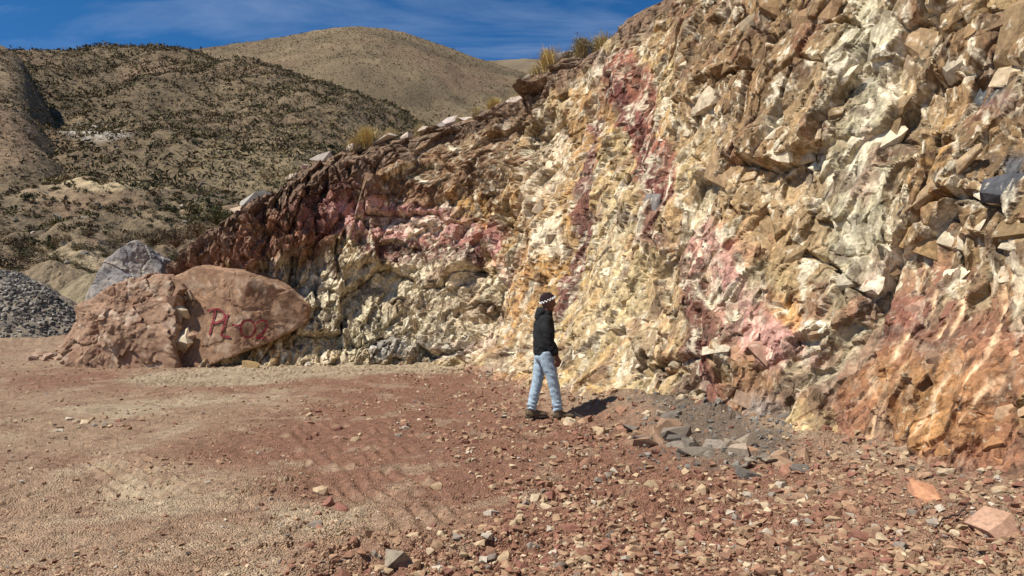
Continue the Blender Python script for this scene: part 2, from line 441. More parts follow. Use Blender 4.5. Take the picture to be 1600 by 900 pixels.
def cells(s, h):
    """the broken pieces of the face, in three sizes; relief and colour follow the same pieces"""
    return (facets(s, h, 1.20, 71, 1.4, -0.3, 0.10, 0.8), facets(s, h, 0.44, 73, 2.0, -0.32, 0.10, 0.9),
            facets(s, h, 0.17, 75, 1.9, -0.25, 0.12, 0.9))
def cliff_colour(s, h, pieces=None):
    """the rock's own colour at a place on the wall"""
    ws = s + 0.13 * fbm(s * 1.3, h * 1.3, 4, 11)
    wh = h + 0.13 * fbm(s * 1.3 + 40, h * 1.3, 4, 12)
    _, (_, e_a, r_a), (_, e_b, r_b) = pieces or cells(s, h)
    n = fbm(ws * 0.9, wh * 0.9, 4, 21)
    col = np.empty(s.shape + (3,)); col[:] = C['cream']
    def mix(c, w):
        nonlocal col
        w = np.clip(w, 0, 1)[..., None]
        col = col * (1 - w) + c * w
    # patchwork of the cream face
    mix(C['tan'], 0.8 * sstep(0.5, 0.75, r_a) + 0.45 * sstep(0.0, 0.6, n))
    mix(C['ochre'], 0.5 * sstep(0.72, 0.9, r_b) + 0.35 * sstep(0.0, 0.6, fbm(ws * 0.7 + 9, wh * 0.5, 3, 23)))
    mix(C['white'], 0.6 * sstep(0.0, 0.22, 0.22 - r_a))
    rim = along(RIM_D, s)
    lowred = np.zeros(s.shape)
    for k, c, w, soft, poly in AREAS_W:
        sd = poly_sd(ws, wh, poly)
        if c is C['redb']: lowred = np.maximum(lowred, sstep(-.2, .3, sd))
        m = sstep(-soft, soft, sd + soft * 1.2 * (r_a - 0.5) + soft * 0.8 * (r_b - 0.5))
        mix(c, w * m)
    # every broken piece has a tone of its own
    col *= (0.74 + 0.46 * r_b)[..., None]
    col *= (0.78 + 0.38 * r_a)[..., None]
    # pale mineral runs, steep and thin, and pale crusts
    st = fbm((ws + 0.25 * wh) * 4.5, wh * 0.8, 4, 31)
    st2 = fbm((ws + 0.25 * wh) * 9.0, wh * 1.9, 3, 32)
    crust = fbm(ws * 3.6, wh * 2.6, 5, 33, 0.68)
    gate = sstep(-0.15, 0.35, fbm(ws * 0.8 + 3, wh * 0.8, 3, 34))
    pale = 0.7 * sstep(0.56, 0.70, st) + 0.7 * sstep(0.62, 0.70, crust) + 0.5 * sstep(0.55, 0.7, st2) + 0.75 * gate * sstep(0.10, 0.02, e_a + 0.1 * crust) + 0.4 * gate * sstep(0.10, 0.03, e_b + 0.1 * crust)
    mix(C['white'] * 0.98, pale * (1 - 0.8 * lowred))
    mix(C['redb'], 0.5 * sstep(0.42, 0.7, fbm(ws * 1.7 + 70, wh * 1.0, 4, 35)))
    mix(C['dark'], 0.65 * sstep(0.36, 0.6, fbm(ws * 2.6 + 20, wh * 2.2, 4, 36)))
    # top soil under the rim
    t = rim - wh + 0.25 * fbm(ws * 1.1, wh * 0.6, 3, 37)
    mix(C['soil'] * (0.75 + 0.5 * r_b[..., None]), 0.92 * sstep(1.45, 0.75, t))
    # digger's tooth marks
    for poly in SCRAPES_W:
        sd = poly_sd(s + 0.015 * st2, h, poly)
        mix(C['peach'] * (0.8 + 0.4 * r_b[..., None]), 0.92 * sstep(-0.02, 0.02, sd + 0.02 * crust))
    # dust and rubble of the foot
    foot = sstep(0.22, -0.1, wh + 0.15 * n)
    left = sstep(LEFT_S + 1.5, LEFT_S - 1.0, s)
    mix(C['redb'] * 1.05 + 0.03, foot * (0.75 - 0.45 * left))
    mix(C['green'] * 0.8, foot * 0.5 * left)
    return np.clip(col, 0.01, 0.82)

def cliff_relief(s, h, pieces):
    """metres out of the undisturbed face"""
    blocky = sstep(-0.6, 0.8, poly_sd(s, h, BLOCKY_W))
    left = sstep(LEFT_S + 1.0, LEFT_S - 1.0, s)
    rim = along(RIM_D, s)
    d = 0.26 * fbm(s * 0.45, h * 0.45, 3, 61)
    (a1, e1, _), (a2, e2, r2), (a3, e3, r3) = pieces
    a4, e4, _ = facets(s, h, 0.07, 77, 1.7, -0.2, 0.12)
    calm = 1 - 0.65 * sstep(-0.2, 0.5, poly_sd(s, h, CALM_W))
    d += a1 * (0.13 + 0.12 * blocky + 0.26 * left) * calm
    d += a2 * (0.09 + 0.035 * blocky + 0.20 * left) * calm
    d += a3 * (0.056 - 0.014 * blocky + 0.080 * left) * (0.4 + 0.6 * calm)
    d += a4 * (0.020 - 0.006 * blocky + 0.022 * left)
    # places where a piece has fallen out
    d -= (0.16 + 0.10 * left) * sstep(0.07, 0.05, r2) * sstep(0.02, 0.14, e2) * calm
    d -= (0.085 + 0.05 * left) * sstep(0.12, 0.10, r3) * sstep(0.02, 0.14, e3)
    # open joints between the pieces, only here and there
    gate = sstep(-0.1, 0.3, fbm(s * 0.9, h * 0.9, 3, 63))
    gate2 = sstep(-0.1, 0.3, fbm(s * 1.6 + 9, h * 1.6, 3, 64))
    d -= (0.16 * blocky + 0.12 * left + 0.06) * sstep(0.06, 0.0, e1) * (0.35 + 0.65 * gate) * calm
    d -= (0.10 * blocky + 0.10) * sstep(0.09, 0.0, e2) * (0.15 + 0.85 * gate2) * calm
    d -= 0.045 * sstep(0.10, 0.0, e3) * gate * (0.4 + 0.6 * calm)
    # ribs running down the cream face
    d += 0.045 * (1 - blocky) * fbm((s + 0.25 * h) * 2.2, h * 0.55, 3, 65)
    d += 0.012 * fbm(s * 6, h * 6, 3, 67)
    # left wall: harder red bed above, hollowed pale bed below
    bed = 2.6 + 0.9 * fbm(s * 0.7, s * 0 + 3.0, 2, 81)
    hollow = sstep(bed + 0.12, bed - 0.25, h) * sstep(-0.1, 1.1, h)
    d -= left * 0.18 * hollow * sstep(3.0, 9.0, s)
    # scraped marks are shallow grooves
    for poly in SCRAPES_W:
        d -= 0.012 * sstep(-0.02, 0.03, poly_sd(s, h, poly))
    # crumbled foot and rounded rim
    d += (0.16 + 0.26 * calm) * sstep(0.75, -0.2, h) * (1 - 0.35 * left) * np.where(calm < 0.9, 0.5, 1.0)
    d -= 0.55 * sstep(0.8, 0.0, rim - h) ** 2
    return d

# columns evenly spread as the eye sees them, coarse behind the camera
ss = np.linspace(0, SLEN[-1], 4000)
fx, fy, _z = wall_point(ss, np.full_like(ss, 2.0))
fpx, _ = project(fx, np.maximum(fy, 2.5), np.full_like(ss, 2.0))
dens = np.abs(np.gradient(np.where(fy > 2.6, fpx, np.nan), ss))
dens = np.where(np.isfinite(dens) & (fpx < 1900) & (fpx > -60), dens, 8.0)
dens = np.clip(dens, 25, 130)
dens = np.where((fpx > 1900) | (fy < 2.6), 8.0, dens)
cum = np.concatenate([[0], np.cumsum((dens[1:] + dens[:-1]) / 2 * np.diff(ss))])
NC, NR, NB = 1080, 475, 30
cs = np.interp(np.linspace(0, cum[-1], NC), cum, ss)
# most rows go where the face can be seen, the rest above the top of the view
S, V = np.meshgrid(cs, np.linspace(0, 1, NR))
_rim = along(RIM_D, S)
_vis = np.minimum(_rim, 2.6 + 0.47 * np.hypot(along(CURVE[:, 0], S), along(CURVE[:, 1], S) + 2.0))
H = np.where(V < 0.9, -0.4 + (_vis + 0.4) * V / 0.9, _vis + (_rim - _vis) * (V - 0.9) / 0.1)
H = np.where(_rim - _vis < 0.3, -0.4 + (_rim + 0.4) * V, H)
bx, by, bz = wall_point(S, H)
PIECES = cells(S, H)
D = cliff_relief(S, H, PIECES)
for ax in (0, 1): D = 0.84 * D + 0.08 * (np.roll(D, 1, ax) + np.roll(D, -1, ax))
D[0], D[-1], D[:, 0], D[:, -1] = D[1], D[-2], D[:, 1], D[:, -2]
lean = along(LEAN_D, S)
nx, ny = along(OUTN[:, 0], S), along(OUTN[:, 1], S)
il = 1 / np.sqrt(1 + lean ** 2)
P = np.stack([bx + nx * D * il, by + ny * D * il, bz + D * lean * il], -1)
# vertices may also slide along the face, so that lumps overhang a little
P[..., 2] += 0.03 * fbm(S * 3.1, H * 3.1, 3, 91)
ccol = cliff_colour(S, H, PIECES)
# the natural slope behind the rim
k = np.linspace(0, 1, NB + 1)[1:] ** 2.2
top, tcol = P[-1], ccol[-1]
back = np.stack([np.stack([top[:, 0] - nx[-1] * 26 * q, top[:, 1] - ny[-1] * 26 * q,
                           top[:, 2] + 26 * q * 0.10 + 0.10 * fbm(cs * 1.3, np.full(NC, 26 * q * 1.3), 4, 95) * min(1, q * 40) - 9 * max(0, q - 0.35)], -1) for q in k])
bcol = np.broadcast_to(np.array([0.27, 0.18, 0.11]), back.shape) * (0.8 + 0.4 * RNG.random(back.shape[:2]))[..., None]
PP, CC = np.concatenate([P, back]), np.concatenate([ccol, bcol])
cliff_me = grid_mesh("quarry_cliff", PP, CC)
cliff = link("cliff", cliff_me, M_CLIFF, label="tall many-coloured quarry cliff of cream, brown, red and pink rock", kind="structure")
RIM_LINE = P[-1]
RIM_PX, RIM_PY = project(RIM_LINE[:, 0], np.maximum(RIM_LINE[:, 1], 2.5), RIM_LINE[:, 2])
LOW = P[::4, ::3]
CLIFF_BVH = BVHTree.FromPolygons([tuple(p) for p in LOW.reshape(-1, 3)],
    [(i * LOW.shape[1] + j, i * LOW.shape[1] + j + 1, (i + 1) * LOW.shape[1] + j + 1, (i + 1) * LOW.shape[1] + j)
     for i in range(LOW.shape[0] - 1) for j in range(LOW.shape[1] - 1)])
def on_cliff(px, py):
    a, b = ray(px, py)
    hit = CLIFF_BVH.ray_cast(Vector((0, 0, CAM_Z)), Vector((a, 1, b)).normalized())
    return hit[0], hit[1]

# ------------------------------------------------------------------ the quarry floor
FOOT_SAMPLES = CURVE[::25]
def foot_dist(x, y):
    d = np.full(np.shape(x), 1e9)
    for qx, qy in FOOT_SAMPLES: d = np.minimum(d, (x - qx) ** 2 + (y - qy) ** 2)
    return np.sqrt(d)
def fpoly(pts): return [on_floor(*p) for p in pts]
TRACK = fpoly([(340, 588), (430, 580), (560, 576), (740, 570)])        # pale track print along the left wall
GROOVES = fpoly([(520, 670), (660, 790)])
TREAD2 = fpoly([(180, 720), (250, 770)])
RED = fpoly([(260, 720), (420, 640), (560, 600), (760, 570), (880, 640), (1040, 700), (1300, 740), (1500, 830), (1450, 960), (700, 960), (520, 800)])
RED2 = fpoly([(0, 590), (120, 575), (330, 585), (640, 580), (700, 600), (300, 610), (0, 610)])
SLATY = fpoly([(980, 650), (1090, 640), (1230, 700), (1260, 735), (1120, 735), (1030, 700)])
PALE = [fpoly(p) for p in ([(200, 750), (260, 730), (320, 750), (290, 790), (220, 790)], [(120, 640), (330, 615), (480, 620), (400, 610), (160, 665)],
                           [(380, 790), (470, 770), (500, 830), (420, 860)])]
def floor_height(x, y, fine=True):
    d = foot_dist(x, y)
    right = sstep(-1.0, 2.0, x)
    z = (0.10 + 0.25 * right) * np.exp(-d / (0.35 + 0.55 * right))
    z = z + 0.07 * fbm(x * 0.35, y * 0.35, 3, 201)
    z = z + 0.55 * sstep(23, 34, y) * sstep(-6, -14, x)
    if fine:
        rough = 0.35 + 0.65 * sstep(-0.1, 0.25, fbm(x * 0.6 + 5, y * 0.6, 3, 203))
        rough = rough * (0.45 + 0.55 * sstep(-4, 1, x + (8 - y) * 0.35))
        a, e, _ = facets(x, y, 0.16, 205, 1.0, 0.0)
        b, e2, _ = facets(x, y, 0.065, 207, 1.0, 0.0)
        z = z + rough * (0.045 * fbm(x * 2.1, y * 2.1, 4, 209) + 0.030 * a + 0.022 * b)
        # prints of a crawler: cleats across the track
        t = seg_dist(x, y, TRACK)
        m = sstep(2.2, 1.7, t)
        z = z + m * 0.022 * sstep(-0.3, 0.25, fbm(x * 1.1, y * 1.1, 3, 217)) * np.sin(x * 2 * math.pi / 0.19 + 2.5 * fbm(x * 0.8, y * 1.5, 3, 218))
        g = seg_dist(x, y, GROOVES)
        gx, gy = GROOVES[1][0] - GROOVES[0][0], GROOVES[1][1] - GROOVES[0][1]
        gl = math.hypot(gx, gy)
        across = ((x - GROOVES[0][0]) * gy - (y - GROOVES[0][1]) * gx) / gl
        z = z * (1 - 0.6 * sstep(0.9, 0.5, g)) + sstep(0.75, 0.5, g) * 0.020 * sstep(-0.25, 0.3, fbm(x * 1.7, y * 1.7, 3, 215)) * np.sin((across + 0.05 * fbm(x * 1.5, y * 1.5, 3, 216)) * 2 * math.pi / 0.17)
        g = seg_dist(x, y, TREAD2)
        z = z + sstep(0.35, 0.2, g) * 0.03 * np.sin((x + y) * 2 * math.pi / 0.2)
    return z
def floor_colour(x, y):
    wx, wy = x + 0.5 * fbm(x * 0.8, y * 0.8, 4, 221), y + 0.6 * fbm(x * 0.8 + 30, y * 0.8, 4, 222)
    tan, red, pale = np.array((0.335, 0.222, 0.140)), np.array((0.245, 0.120, 0.075)), np.array((0.47, 0.375, 0.245))
    col = np.empty(np.shape(x) + (3,)); col[:] = tan
    def mix(c, w):
        nonlocal col
        w = np.clip(w, 0, 1)[..., None]; col = col * (1 - w) + c * w
    mix(red, 0.92 * sstep(-0.7, 0.9, poly_sd(wx, wy, RED)))
    mix(red, 0.75 * sstep(-1.0, 1.0, poly_sd(wx, wy, RED2)))
    mix(red, 0.4 * sstep(0.1, 0.6, fbm(x * 0.5, y * 0.5, 4, 223)))
    for p in PALE: mix(pale, 0.7 * sstep(-0.4, 0.4, poly_sd(wx, wy, p)))
    mix(pale * 0.95, 0.8 * sstep(2.3, 1.5, seg_dist(wx * 0.3 + x * 0.7, wy * 0.3 + y * 0.7, TRACK)))
    mix(pale, 0.35 * sstep(0.25, 0.6, fbm(x * 1.6 + 8, y * 1.6, 4, 224)))
    mix(red * 0.7, 0.4 * sstep(0.3, 0.7, fbm(x * 2.3 + 50, y * 2.3, 4, 225)))
    mix(np.array((0.15, 0.115, 0.085)), 0.8 * sstep(-0.25, 0.3, poly_sd(wx, wy, SLATY)))
    _, _, r = facets(x, y, 0.07, 227)
    col *= (0.85 + 0.3 * r)[..., None]
    return np.clip(col, 0.01, 0.8)
fan = np.tan(np.linspace(math.atan((-420 - 800) / F), math.atan((1950 - 800) / F), 610))
rows = 1.0 / np.linspace(1 / 2.4, 1 / 40.0, 500)
FA0, FA1 = math.atan((-420 - 800) / F), math.atan((1950 - 800) / F)
FY, FK = np.meshgrid(rows, fan, indexing='ij')
FX = FY * FK
FZ = floor_height(FX, FY)
floor_me = grid_mesh("quarry_floor", np.stack([FX, FY, FZ], -1), floor_colour(FX, FY))
link("ground", floor_me, M_FLOOR, kind="structure")
# the earth the pit lies in, out to the horizon
xs = np.concatenate([-np.geomspace(30, 3500, 24)[::-1], np.linspace(-26, 26, 27), np.geomspace(30, 3500, 24)])
GX, GY = np.meshgrid(xs, xs, indexing='ij')
GZ = -0.45 + 0.15 * fbm(GX * 0.05, GY * 0.05, 3, 231)
link("terrain", grid_mesh("terrain", np.stack([GX, GY, GZ], -1)), M_EARTH, kind="structure")
def floor_z(x, y):
    i = (1 / 2.4 - 1 / y) / (1 / 2.4 - 1 / 40.0) * (FZ.shape[0] - 1); j = (math.atan(x / y) - FA0) / (FA1 - FA0) * (FZ.shape[1] - 1)
    i0, j0 = min(max(int(i), 0), FZ.shape[0] - 2), min(max(int(j), 0), FZ.shape[1] - 2); f, g = i - i0, j - j0
    return float((FZ[i0, j0] * (1 - f) + FZ[i0 + 1, j0] * f) * (1 - g) + (FZ[i0, j0 + 1] * (1 - f) + FZ[i0 + 1, j0 + 1] * f) * g)

# ------------------------------------------------------------------ the hills behind
def hill(name, foot, crest, r0, r1, seed, tone, bulge=0.0, benches=0.0, patches=(), gully=0.03, nc=340, nr=150, x0=-500, x1=2100, beyond=0.35):
    """foot / crest: photo rows along the skyline of the hill's foot and top; r0, r1 their distances"""
    px = np.linspace(x0, x1, nc)
    ef = (HOR - np.interp(px, *zip(*foot))) / F
    ec = (HOR - np.interp(px, *zip(*crest))) / F
    k = np.ones(9) / 9
    ec = np.convolve(np.pad(ec, 4, mode='edge'), k, 'valid')
    a = (px - 800) / F
    R0 = np.interp(px, *zip(*r0)) if isinstance(r0, list) else np.full(nc, float(r0))
    R1 = np.interp(px, *zip(*r1)) if isinstance(r1, list) else np.full(nc, float(r1))
    t = np.linspace(0, 1 + beyond, nr)
    Tt, _ = np.meshgrid(t, px, indexing='ij')
    R = R0 + (R1 - R0) * Tt
    tt = np.clip(Tt, 0, 1)
    z0, z1 = CAM_Z + ef * R0, CAM_Z + ec * R1
    Z = z0 + (z1 - z0) * (tt + bulge * np.sin(np.pi * tt) + benches * np.sin(2 * np.pi * (2.6 * tt + 0.4 * perlin(np.broadcast_to(px, Tt.shape) / 160.0, tt * 2, seed + 3))) * np.sin(np.pi * tt))
    Z = Z - np.clip(Tt - 1, 0, 9) * (R1 - R0) * 0.55
    X = a * R
    rel = gully * (R1 - R0)
    env = np.sin(np.pi * np.clip(Tt, 0, 1)) ** 0.7
    w = 1.0 / (R1 - R0).mean()
    Z = Z + rel * env * (fbm(X * w * 3, R * w * 2, 5, seed) - 0.7 * np.abs(perlin(X * w * 2.2 + 4, R * w * 0.7, seed + 9)))
    Z = Z + 0.10 * rel * fbm(X * w * 30, R * w * 30, 3, seed + 20)
    n1 = fbm(X * w * 5, R * w * 5, 5, seed + 30)
    n2 = fbm(X * w * 14, R * w * 14, 4, seed + 31)
    col = np.array(tone)[None, None] * (1 + 0.30 * n1 + 0.22 * n2)[..., None]
    redder = sstep(0.1, 0.6, fbm(X * w * 4 + 11, R * w * 4, 4, seed + 33))[..., None] * 0.5
    col = col * (1 - redder) + np.array((0.20, 0.125, 0.075)) * redder
    PXX, PYY = project(X, R, Z)
    for (cx, cy, rx, ry, c, w_) in patches:
        m = w_ * sstep(1.25, 0.6, np.hypot((PXX - cx) / rx, (PYY - cy) / ry) + 0.5 * n2)[..., None]
        col = col * (1 - m) + np.array(c) * m
    Pm = np.stack([X, R, Z], -1)
    o = link(name, grid_mesh(name, Pm, np.clip(col, 0.02, 0.7), smooth=True), M_HILL, kind="structure")
    return Pm
P_BACK = hill("distant_ridge", [(-500, 330), (2100, 330)], [(-500, 110), (600, 105), (740, 93), (800, 88), (850, 87), (905, 100), (1000, 125), (1300, 150), (2100, 220)], 650, 1000, 301, (0.165, 0.125, 0.078), nr=60)
P_FAR = hill("summit_hill", [(-500, 300), (2100, 330)],
             [(-500, 130), (0, 96), (250, 80), (350, 68), (450, 52), (500, 42), (560, 37), (620, 44), (680, 63), (720, 79), (760, 93), (800, 104), (850, 122), (950, 165), (1200, 250), (2100, 330)],
             250, 520, 311, (0.150, 0.110, 0.062), bulge=0.05, gully=0.022, nr=130, nc=360)
P_MID = hill("middle_hill", [(-500, 330), (100, 320), (400, 335), (800, 390), (2100, 420)],
             [(-500, 60), (0, 77), (60, 81), (150, 79), (250, 72), (300, 76), (350, 96), (480, 126), (560, 152), (640, 190), (720, 235), (800, 280), (1000, 350), (2100, 410)],
             85, 260, 321, (0.142, 0.102, 0.058), patches=[(150, 205, 40, 14, (0.5, 0.45, 0.38), 0.6), (420, 260, 110, 50, (0.26, 0.20, 0.11), 0.5)], bulge=0.06, gully=0.045, nr=150, nc=360)
P_LEFT = hill("shaded_spur", [(-500, 300), (0, 330), (150, 325), (2100, 420)], [(-500, -60), (-100, 40), (0, 69), (28, 84), (55, 135), (85, 190), (110, 240), (150, 300), (200, 340), (2100, 430)],
              75, 150, 331, (0.150, 0.107, 0.062), bulge=0.0, gully=0.03, nr=90, nc=200, x0=-500, x1=260)
P_NEAR = hill("near_slope", [(-500, 520), (2100, 520)], [(-500, 280), (0, 292), (100, 285), (140, 276), (250, 290), (330, 296), (420, 320), (600, 350), (900, 400), (2100, 450)],
              [(-500, 33), (2100, 33)], 88, 341, (0.142, 0.103, 0.060), benches=0.035, patches=[(180, 288, 85, 12, (0.40, 0.31, 0.18), 0.8), (120, 405, 60, 25, (0.34, 0.27, 0.16), 0.6), (60, 300, 60, 14, (0.3, 0.22, 0.13), 0.5)], bulge=0.03, gully=0.045, nr=180, nc=360)

# heaps of dug earth and gravel at the far left
def mound(name, cx, cy, rx, ry, hgt, seed, colour, mat, **kw):
    a = np.linspace(0, 2 * math.pi, 120); r = np.linspace(0, 1, 50)
    R, A = np.meshgrid(r, a, indexing='ij')
    wob = 1 + 0.18 * perlin(np.cos(A) * 1.5 + seed, np.sin(A) * 1.5, seed)
    X, Y = cx + rx * R * wob * np.cos(A), cy + ry * R * wob * np.sin(A)
    Z = hgt * (0.5 + 0.5 * np.cos(np.clip(R, 0, 1) * math.pi)) - 0.5 + 0.035 * hgt * fbm(X * 0.7, Y * 0.7, 5, seed, 0.6) * (1 - R ** 4) + 0.12 * facets(X, Y, 0.5, seed)[0]
    n = fbm(X * 1.6, Y * 1.6, 5, seed + 5)
    col = np.array(colour)[None, None] * (1 + 0.4 * n)[..., None]
    o = link(name, grid_mesh(name, np.stack([X, Y, Z], -1), np.clip(col, .02, .7), flip=True), mat, **kw)
    return X, Y, Z, o
HEAP = mound("gravel_heap", -20.6, 30.0, 6.3, 3.6, 3.3, 401, (0.19, 0.155, 0.115), M_BOULDER, label="heap of grey crushed gravel at the far left edge of the pit", cat="gravel heap")
mound("earth_heap", -20.8, 37.0, 5.4, 3.6, 3.4, 403, (0.23, 0.18, 0.108), M_BOULDER, label="pale yellowish earth heap behind the grey gravel heap", cat="earth heap", )
mound("earth_heap", -25.5, 41.0, 7.0, 3.6, 4.2, 405, (0.19, 0.14, 0.085), M_BOULDER, label="brown earth heap at the left edge, behind the gravel heap", cat="earth heap")

# ------------------------------------------------------------------ stones
def hull(name, npts, seed, flat=(1, 1, 1), box=0.75):
    r = np.random.default_rng(seed)
    bm = bmesh.new()
    pts = r.uniform(-1, 1, (npts, 3))
    big = np.abs(pts).max(1)
    pts = pts / (np.linalg.norm(pts, axis=1) * (1 - box) + big * box)[:, None]
    for p in pts: bm.verts.new(tuple(p * np.array(flat) * r.uniform(0.82, 1.0)))
    res = bmesh.ops.convex_hull(bm, input=bm.verts)
    junk = [g for g in res['geom_interior'] if isinstance(g, bmesh.types.BMVert)]
    bmesh.ops.delete(bm, geom=junk, context='VERTS')
    me = bpy.data.meshes.new(name)
    bmesh.ops.recalc_face_normals(bm, faces=bm.faces)
    bm.to_mesh(me); bm.free()
    return me
STONES = [hull("stone", 15, 500 + i, (1, 0.8, 0.62)) for i in range(18)]
SLABS = [hull("slab", 13, 540 + i, (1, 0.75, 0.32), 0.8) for i in range(10)]
BLOCKS = [hull("block", 16, 560 + i, (1, 0.85, 0.8), 0.9) for i in range(24)]
for m in STONES + SLABS: m.materials.append(M_STONE)
for m in BLOCKS: m.materials.append(M_BLOCK)

# blocks standing out of the cliff face: pieces of the cliff
def block(px, py, w, h, colour=None, deep=0.6, spin=None, tilt=0.35, n=None):
    p, nrm = on_cliff(px, py)
    if p is None: return
    if nrm.y > 0: nrm = -nrm
    dist = p.length
    W, Hh = w * dist / F / 2, h * dist / F / 2
    s_, h_ = to_wall(px, py)
    W *= 1.35 if s_ > LEFT_S else 1.0
    c = cliff_colour(np.array([s_]), np.array([h_]))[0] * random.uniform(0.75, 1.15) if colour is None else np.array(colour)
    base = Vector((float(along(OUTN[:, 0], s_)), float(along(OUTN[:, 1], s_)), 0.3)).normalized()
    nrm = (base * 0.75 + nrm * 0.25).normalized()
    up = Vector((0, 0, 1)); side = up.cross(nrm).normalized(); up = nrm.cross(side)
    R = Matrix((side, up, nrm)).transposed()
    R = R @ Matrix.Rotation(random.uniform(-0.5, 0.5) if spin is None else spin, 3, 'Z') @ Matrix.Rotation(random.gauss(0, tilt), 3, 'X') @ Matrix.Rotation(random.gauss(0, tilt), 3, 'Y')
    o = link("rock_block", BLOCKS[random.randrange(len(BLOCKS)) if n is None else n], M_BLOCK, parent=cliff, color=tuple(np.clip(c, .02, .8)))
    d = min(W, Hh) * deep
    o.matrix_world = Matrix.Translation(p - nrm * d * 0.80) @ R.to_4x4() @ Matrix.Diagonal((W, Hh, d, 1))
random.seed(11)
taken = []
def free(px, py, r):
    for a, b, q in taken:
        if abs(px - a) < (r + q) * 0.55 and abs(py - b) < (r + q) * 0.6: return False
    taken.append((px, py, r)); return True
SLATE = (0.085, 0.087, 0.092)
for a in [(1548, 142, 66, 62, SLATE), (1582, 285, 80, 62, (0.07, 0.07, 0.075)), (1440, 225, 95, 85, (0.31, 0.20, 0.095)), (1595, 60, 50, 130, (0.25, 0.17, 0.09)),
          (1262, 25, 60, 60, (0.24, 0.15, 0.08)), (1180, 28, 60, 40, (0.25, 0.19, 0.12)), (1125, 45, 36, 50, (0.22, 0.19, 0.15)), (1240, 110, 70, 60, (0.28, 0.18, 0.09)),
          (1165, 150, 44, 70, (0.30, 0.17, 0.07)), (1450, 70, 90, 60, (0.30, 0.20, 0.11)), (1350, 150, 40, 60, (0.42, 0.38, 0.28)), (1545, 210, 60, 50, (0.22, 0.14, 0.07)),
          (1230, 300, 60, 60, (0.42, 0.30, 0.16)), (1190, 390, 60, 80, (0.40, 0.27, 0.14)), (1430, 375, 60, 50, (0.30, 0.19, 0.09)), (1275, 400, 55, 60, (0.33, 0.21, 0.11)),
          (1035, 190, 40, 70, (0.42, 0.27, 0.11)), (1010, 320, 30, 60, (0.20, 0.18, 0.16)), (1120, 265, 46, 56, (0.33, 0.22, 0.12))]:
    free(a[0], a[1], a[2] * 0.5); block(*a, tilt=0.10)
block(1462, 282, 110, 22, (0.33, 0.23, 0.13), deep=1.1, spin=0.58, tilt=0.05)
block(1395, 330, 80, 14, (0.40, 0.30, 0.18), deep=1.6, spin=0.75, tilt=0.05)
for k in range(900):
    px, py = random.uniform(1030, 1610), random.uniform(-10, 440)
    if px < 1180 and py > 330: continue
    r = random.choice([14, 18, 22, 28, 36])
    if free(px, py, r): block(px, py, r * random.uniform(1.4, 2.2), r * random.uniform(1.3, 2.2), deep=random.uniform(0.45, 0.75), tilt=0.13)
    if len(taken) > 120: break
for k in range(400):
    px, py = random.uniform(380, 1080), random.uniform(150, 600)
    if not (300 < px < 1080): continue
    r = random.choice([8, 10, 12, 16])
    if on_cliff(px, py)[0] is None or py < np.interp(px, RIM_PX[np.argsort(RIM_PX)], RIM_PY[np.argsort(RIM_PX)]) + 22: continue
    if free(px, py, r * 1.2): block(px, py, r * random.uniform(1.4, 2.0), r * random.uniform(1.5, 2.4), deep=random.uniform(0.6, 0.9))
    if len(taken) > 230: break
for k in range(200):
    px, py = random.uniform(1090, 1600), random.uniform(460, 760)
    if on_cliff(px, py)[0] is None: continue
    r = random.choice([10, 14, 18, 26])
    if free(px, py, r): block(px, py, r * random.uniform(1.4, 2.2), r * random.uniform(1.2, 1.9), deep=0.55)
    if len(taken) > 268: break

# ------------------------------------------------------------------ the boulders on the left
def boulder(name, outline, Y0, fronts, sharp, seed, colour_fn, rough, tilt=0.25, sub=6, **kw):
    pts = [at(px, py, Y0) for px, py in outline]
    c = sum(pts, Vector()) / len(pts)
    planes = []
    n = len(pts)
    rr = random.Random(seed)
    for i in range(n):
        a, b = pts[i], pts[(i + 1) % n]
        e = b - a
        nn = Vector((e.z, 0, -e.x)).normalized()
        if nn.dot(a - c) < 0: nn = -nn
        nn = Vector((nn.x, rr.uniform(-tilt, tilt), nn.z)).normalized()
        planes.append((np.array(nn), max(0.15, nn.dot(a - c))))
    for nn, d in fronts:
        nn = Vector(nn).normalized(); planes.append((np.array(nn), d))
    planes.append((np.array((0, 1.0, 0)), 1.6))
    bm = bmesh.new(); bmesh.ops.create_icosphere(bm, subdivisions=sub, radius=1)
    me = bpy.data.meshes.new(name); bm.to_mesh(me); bm.free()
    V = np.empty(len(me.vertices) * 3, np.float32); me.vertices.foreach_get("co", V); V = V.reshape(-1, 3).astype(float)
    inv = np.zeros(len(V))
    for nn, d in planes: inv += np.maximum(V @ nn / d, 1e-4) ** sharp
    r = inv ** (-1.0 / sharp)
    X = V * r[:, None]
    u, w = X[:, 0] + 0.35 * X[:, 1], X[:, 2] + 0.25 * X[:, 1]
    a1, e1, _ = facets(u, w, 0.7, seed, 1.2, 0.5); a2, e2, ra = facets(u, w, 0.26, seed + 3, 1.2, 0.4)
    dsp = rough * (0.16 * fbm(u * 0.9, w * 0.9, 4, seed) + 0.12 * a1 + 0.05 * a2 - 0.07 * sstep(0.06, 0, e1) + 0.03 * fbm(u * 6, w * 6, 3, seed + 8))
    X = X + V * dsp[:, None]
    me.vertices.foreach_set("co", (X).astype(np.float32).ravel()); me.update()
    att = me.color_attributes.new("Col", 'FLOAT_COLOR', 'POINT')
    col = np.clip(colour_fn(u, w, ra), 0.02, 0.75)
    att.data.foreach_set("color", np.concatenate([col, np.ones((len(col), 1))], 1).astype(np.float32).ravel())
    return link(name, me, M_BOULDER, loc=c, **kw)
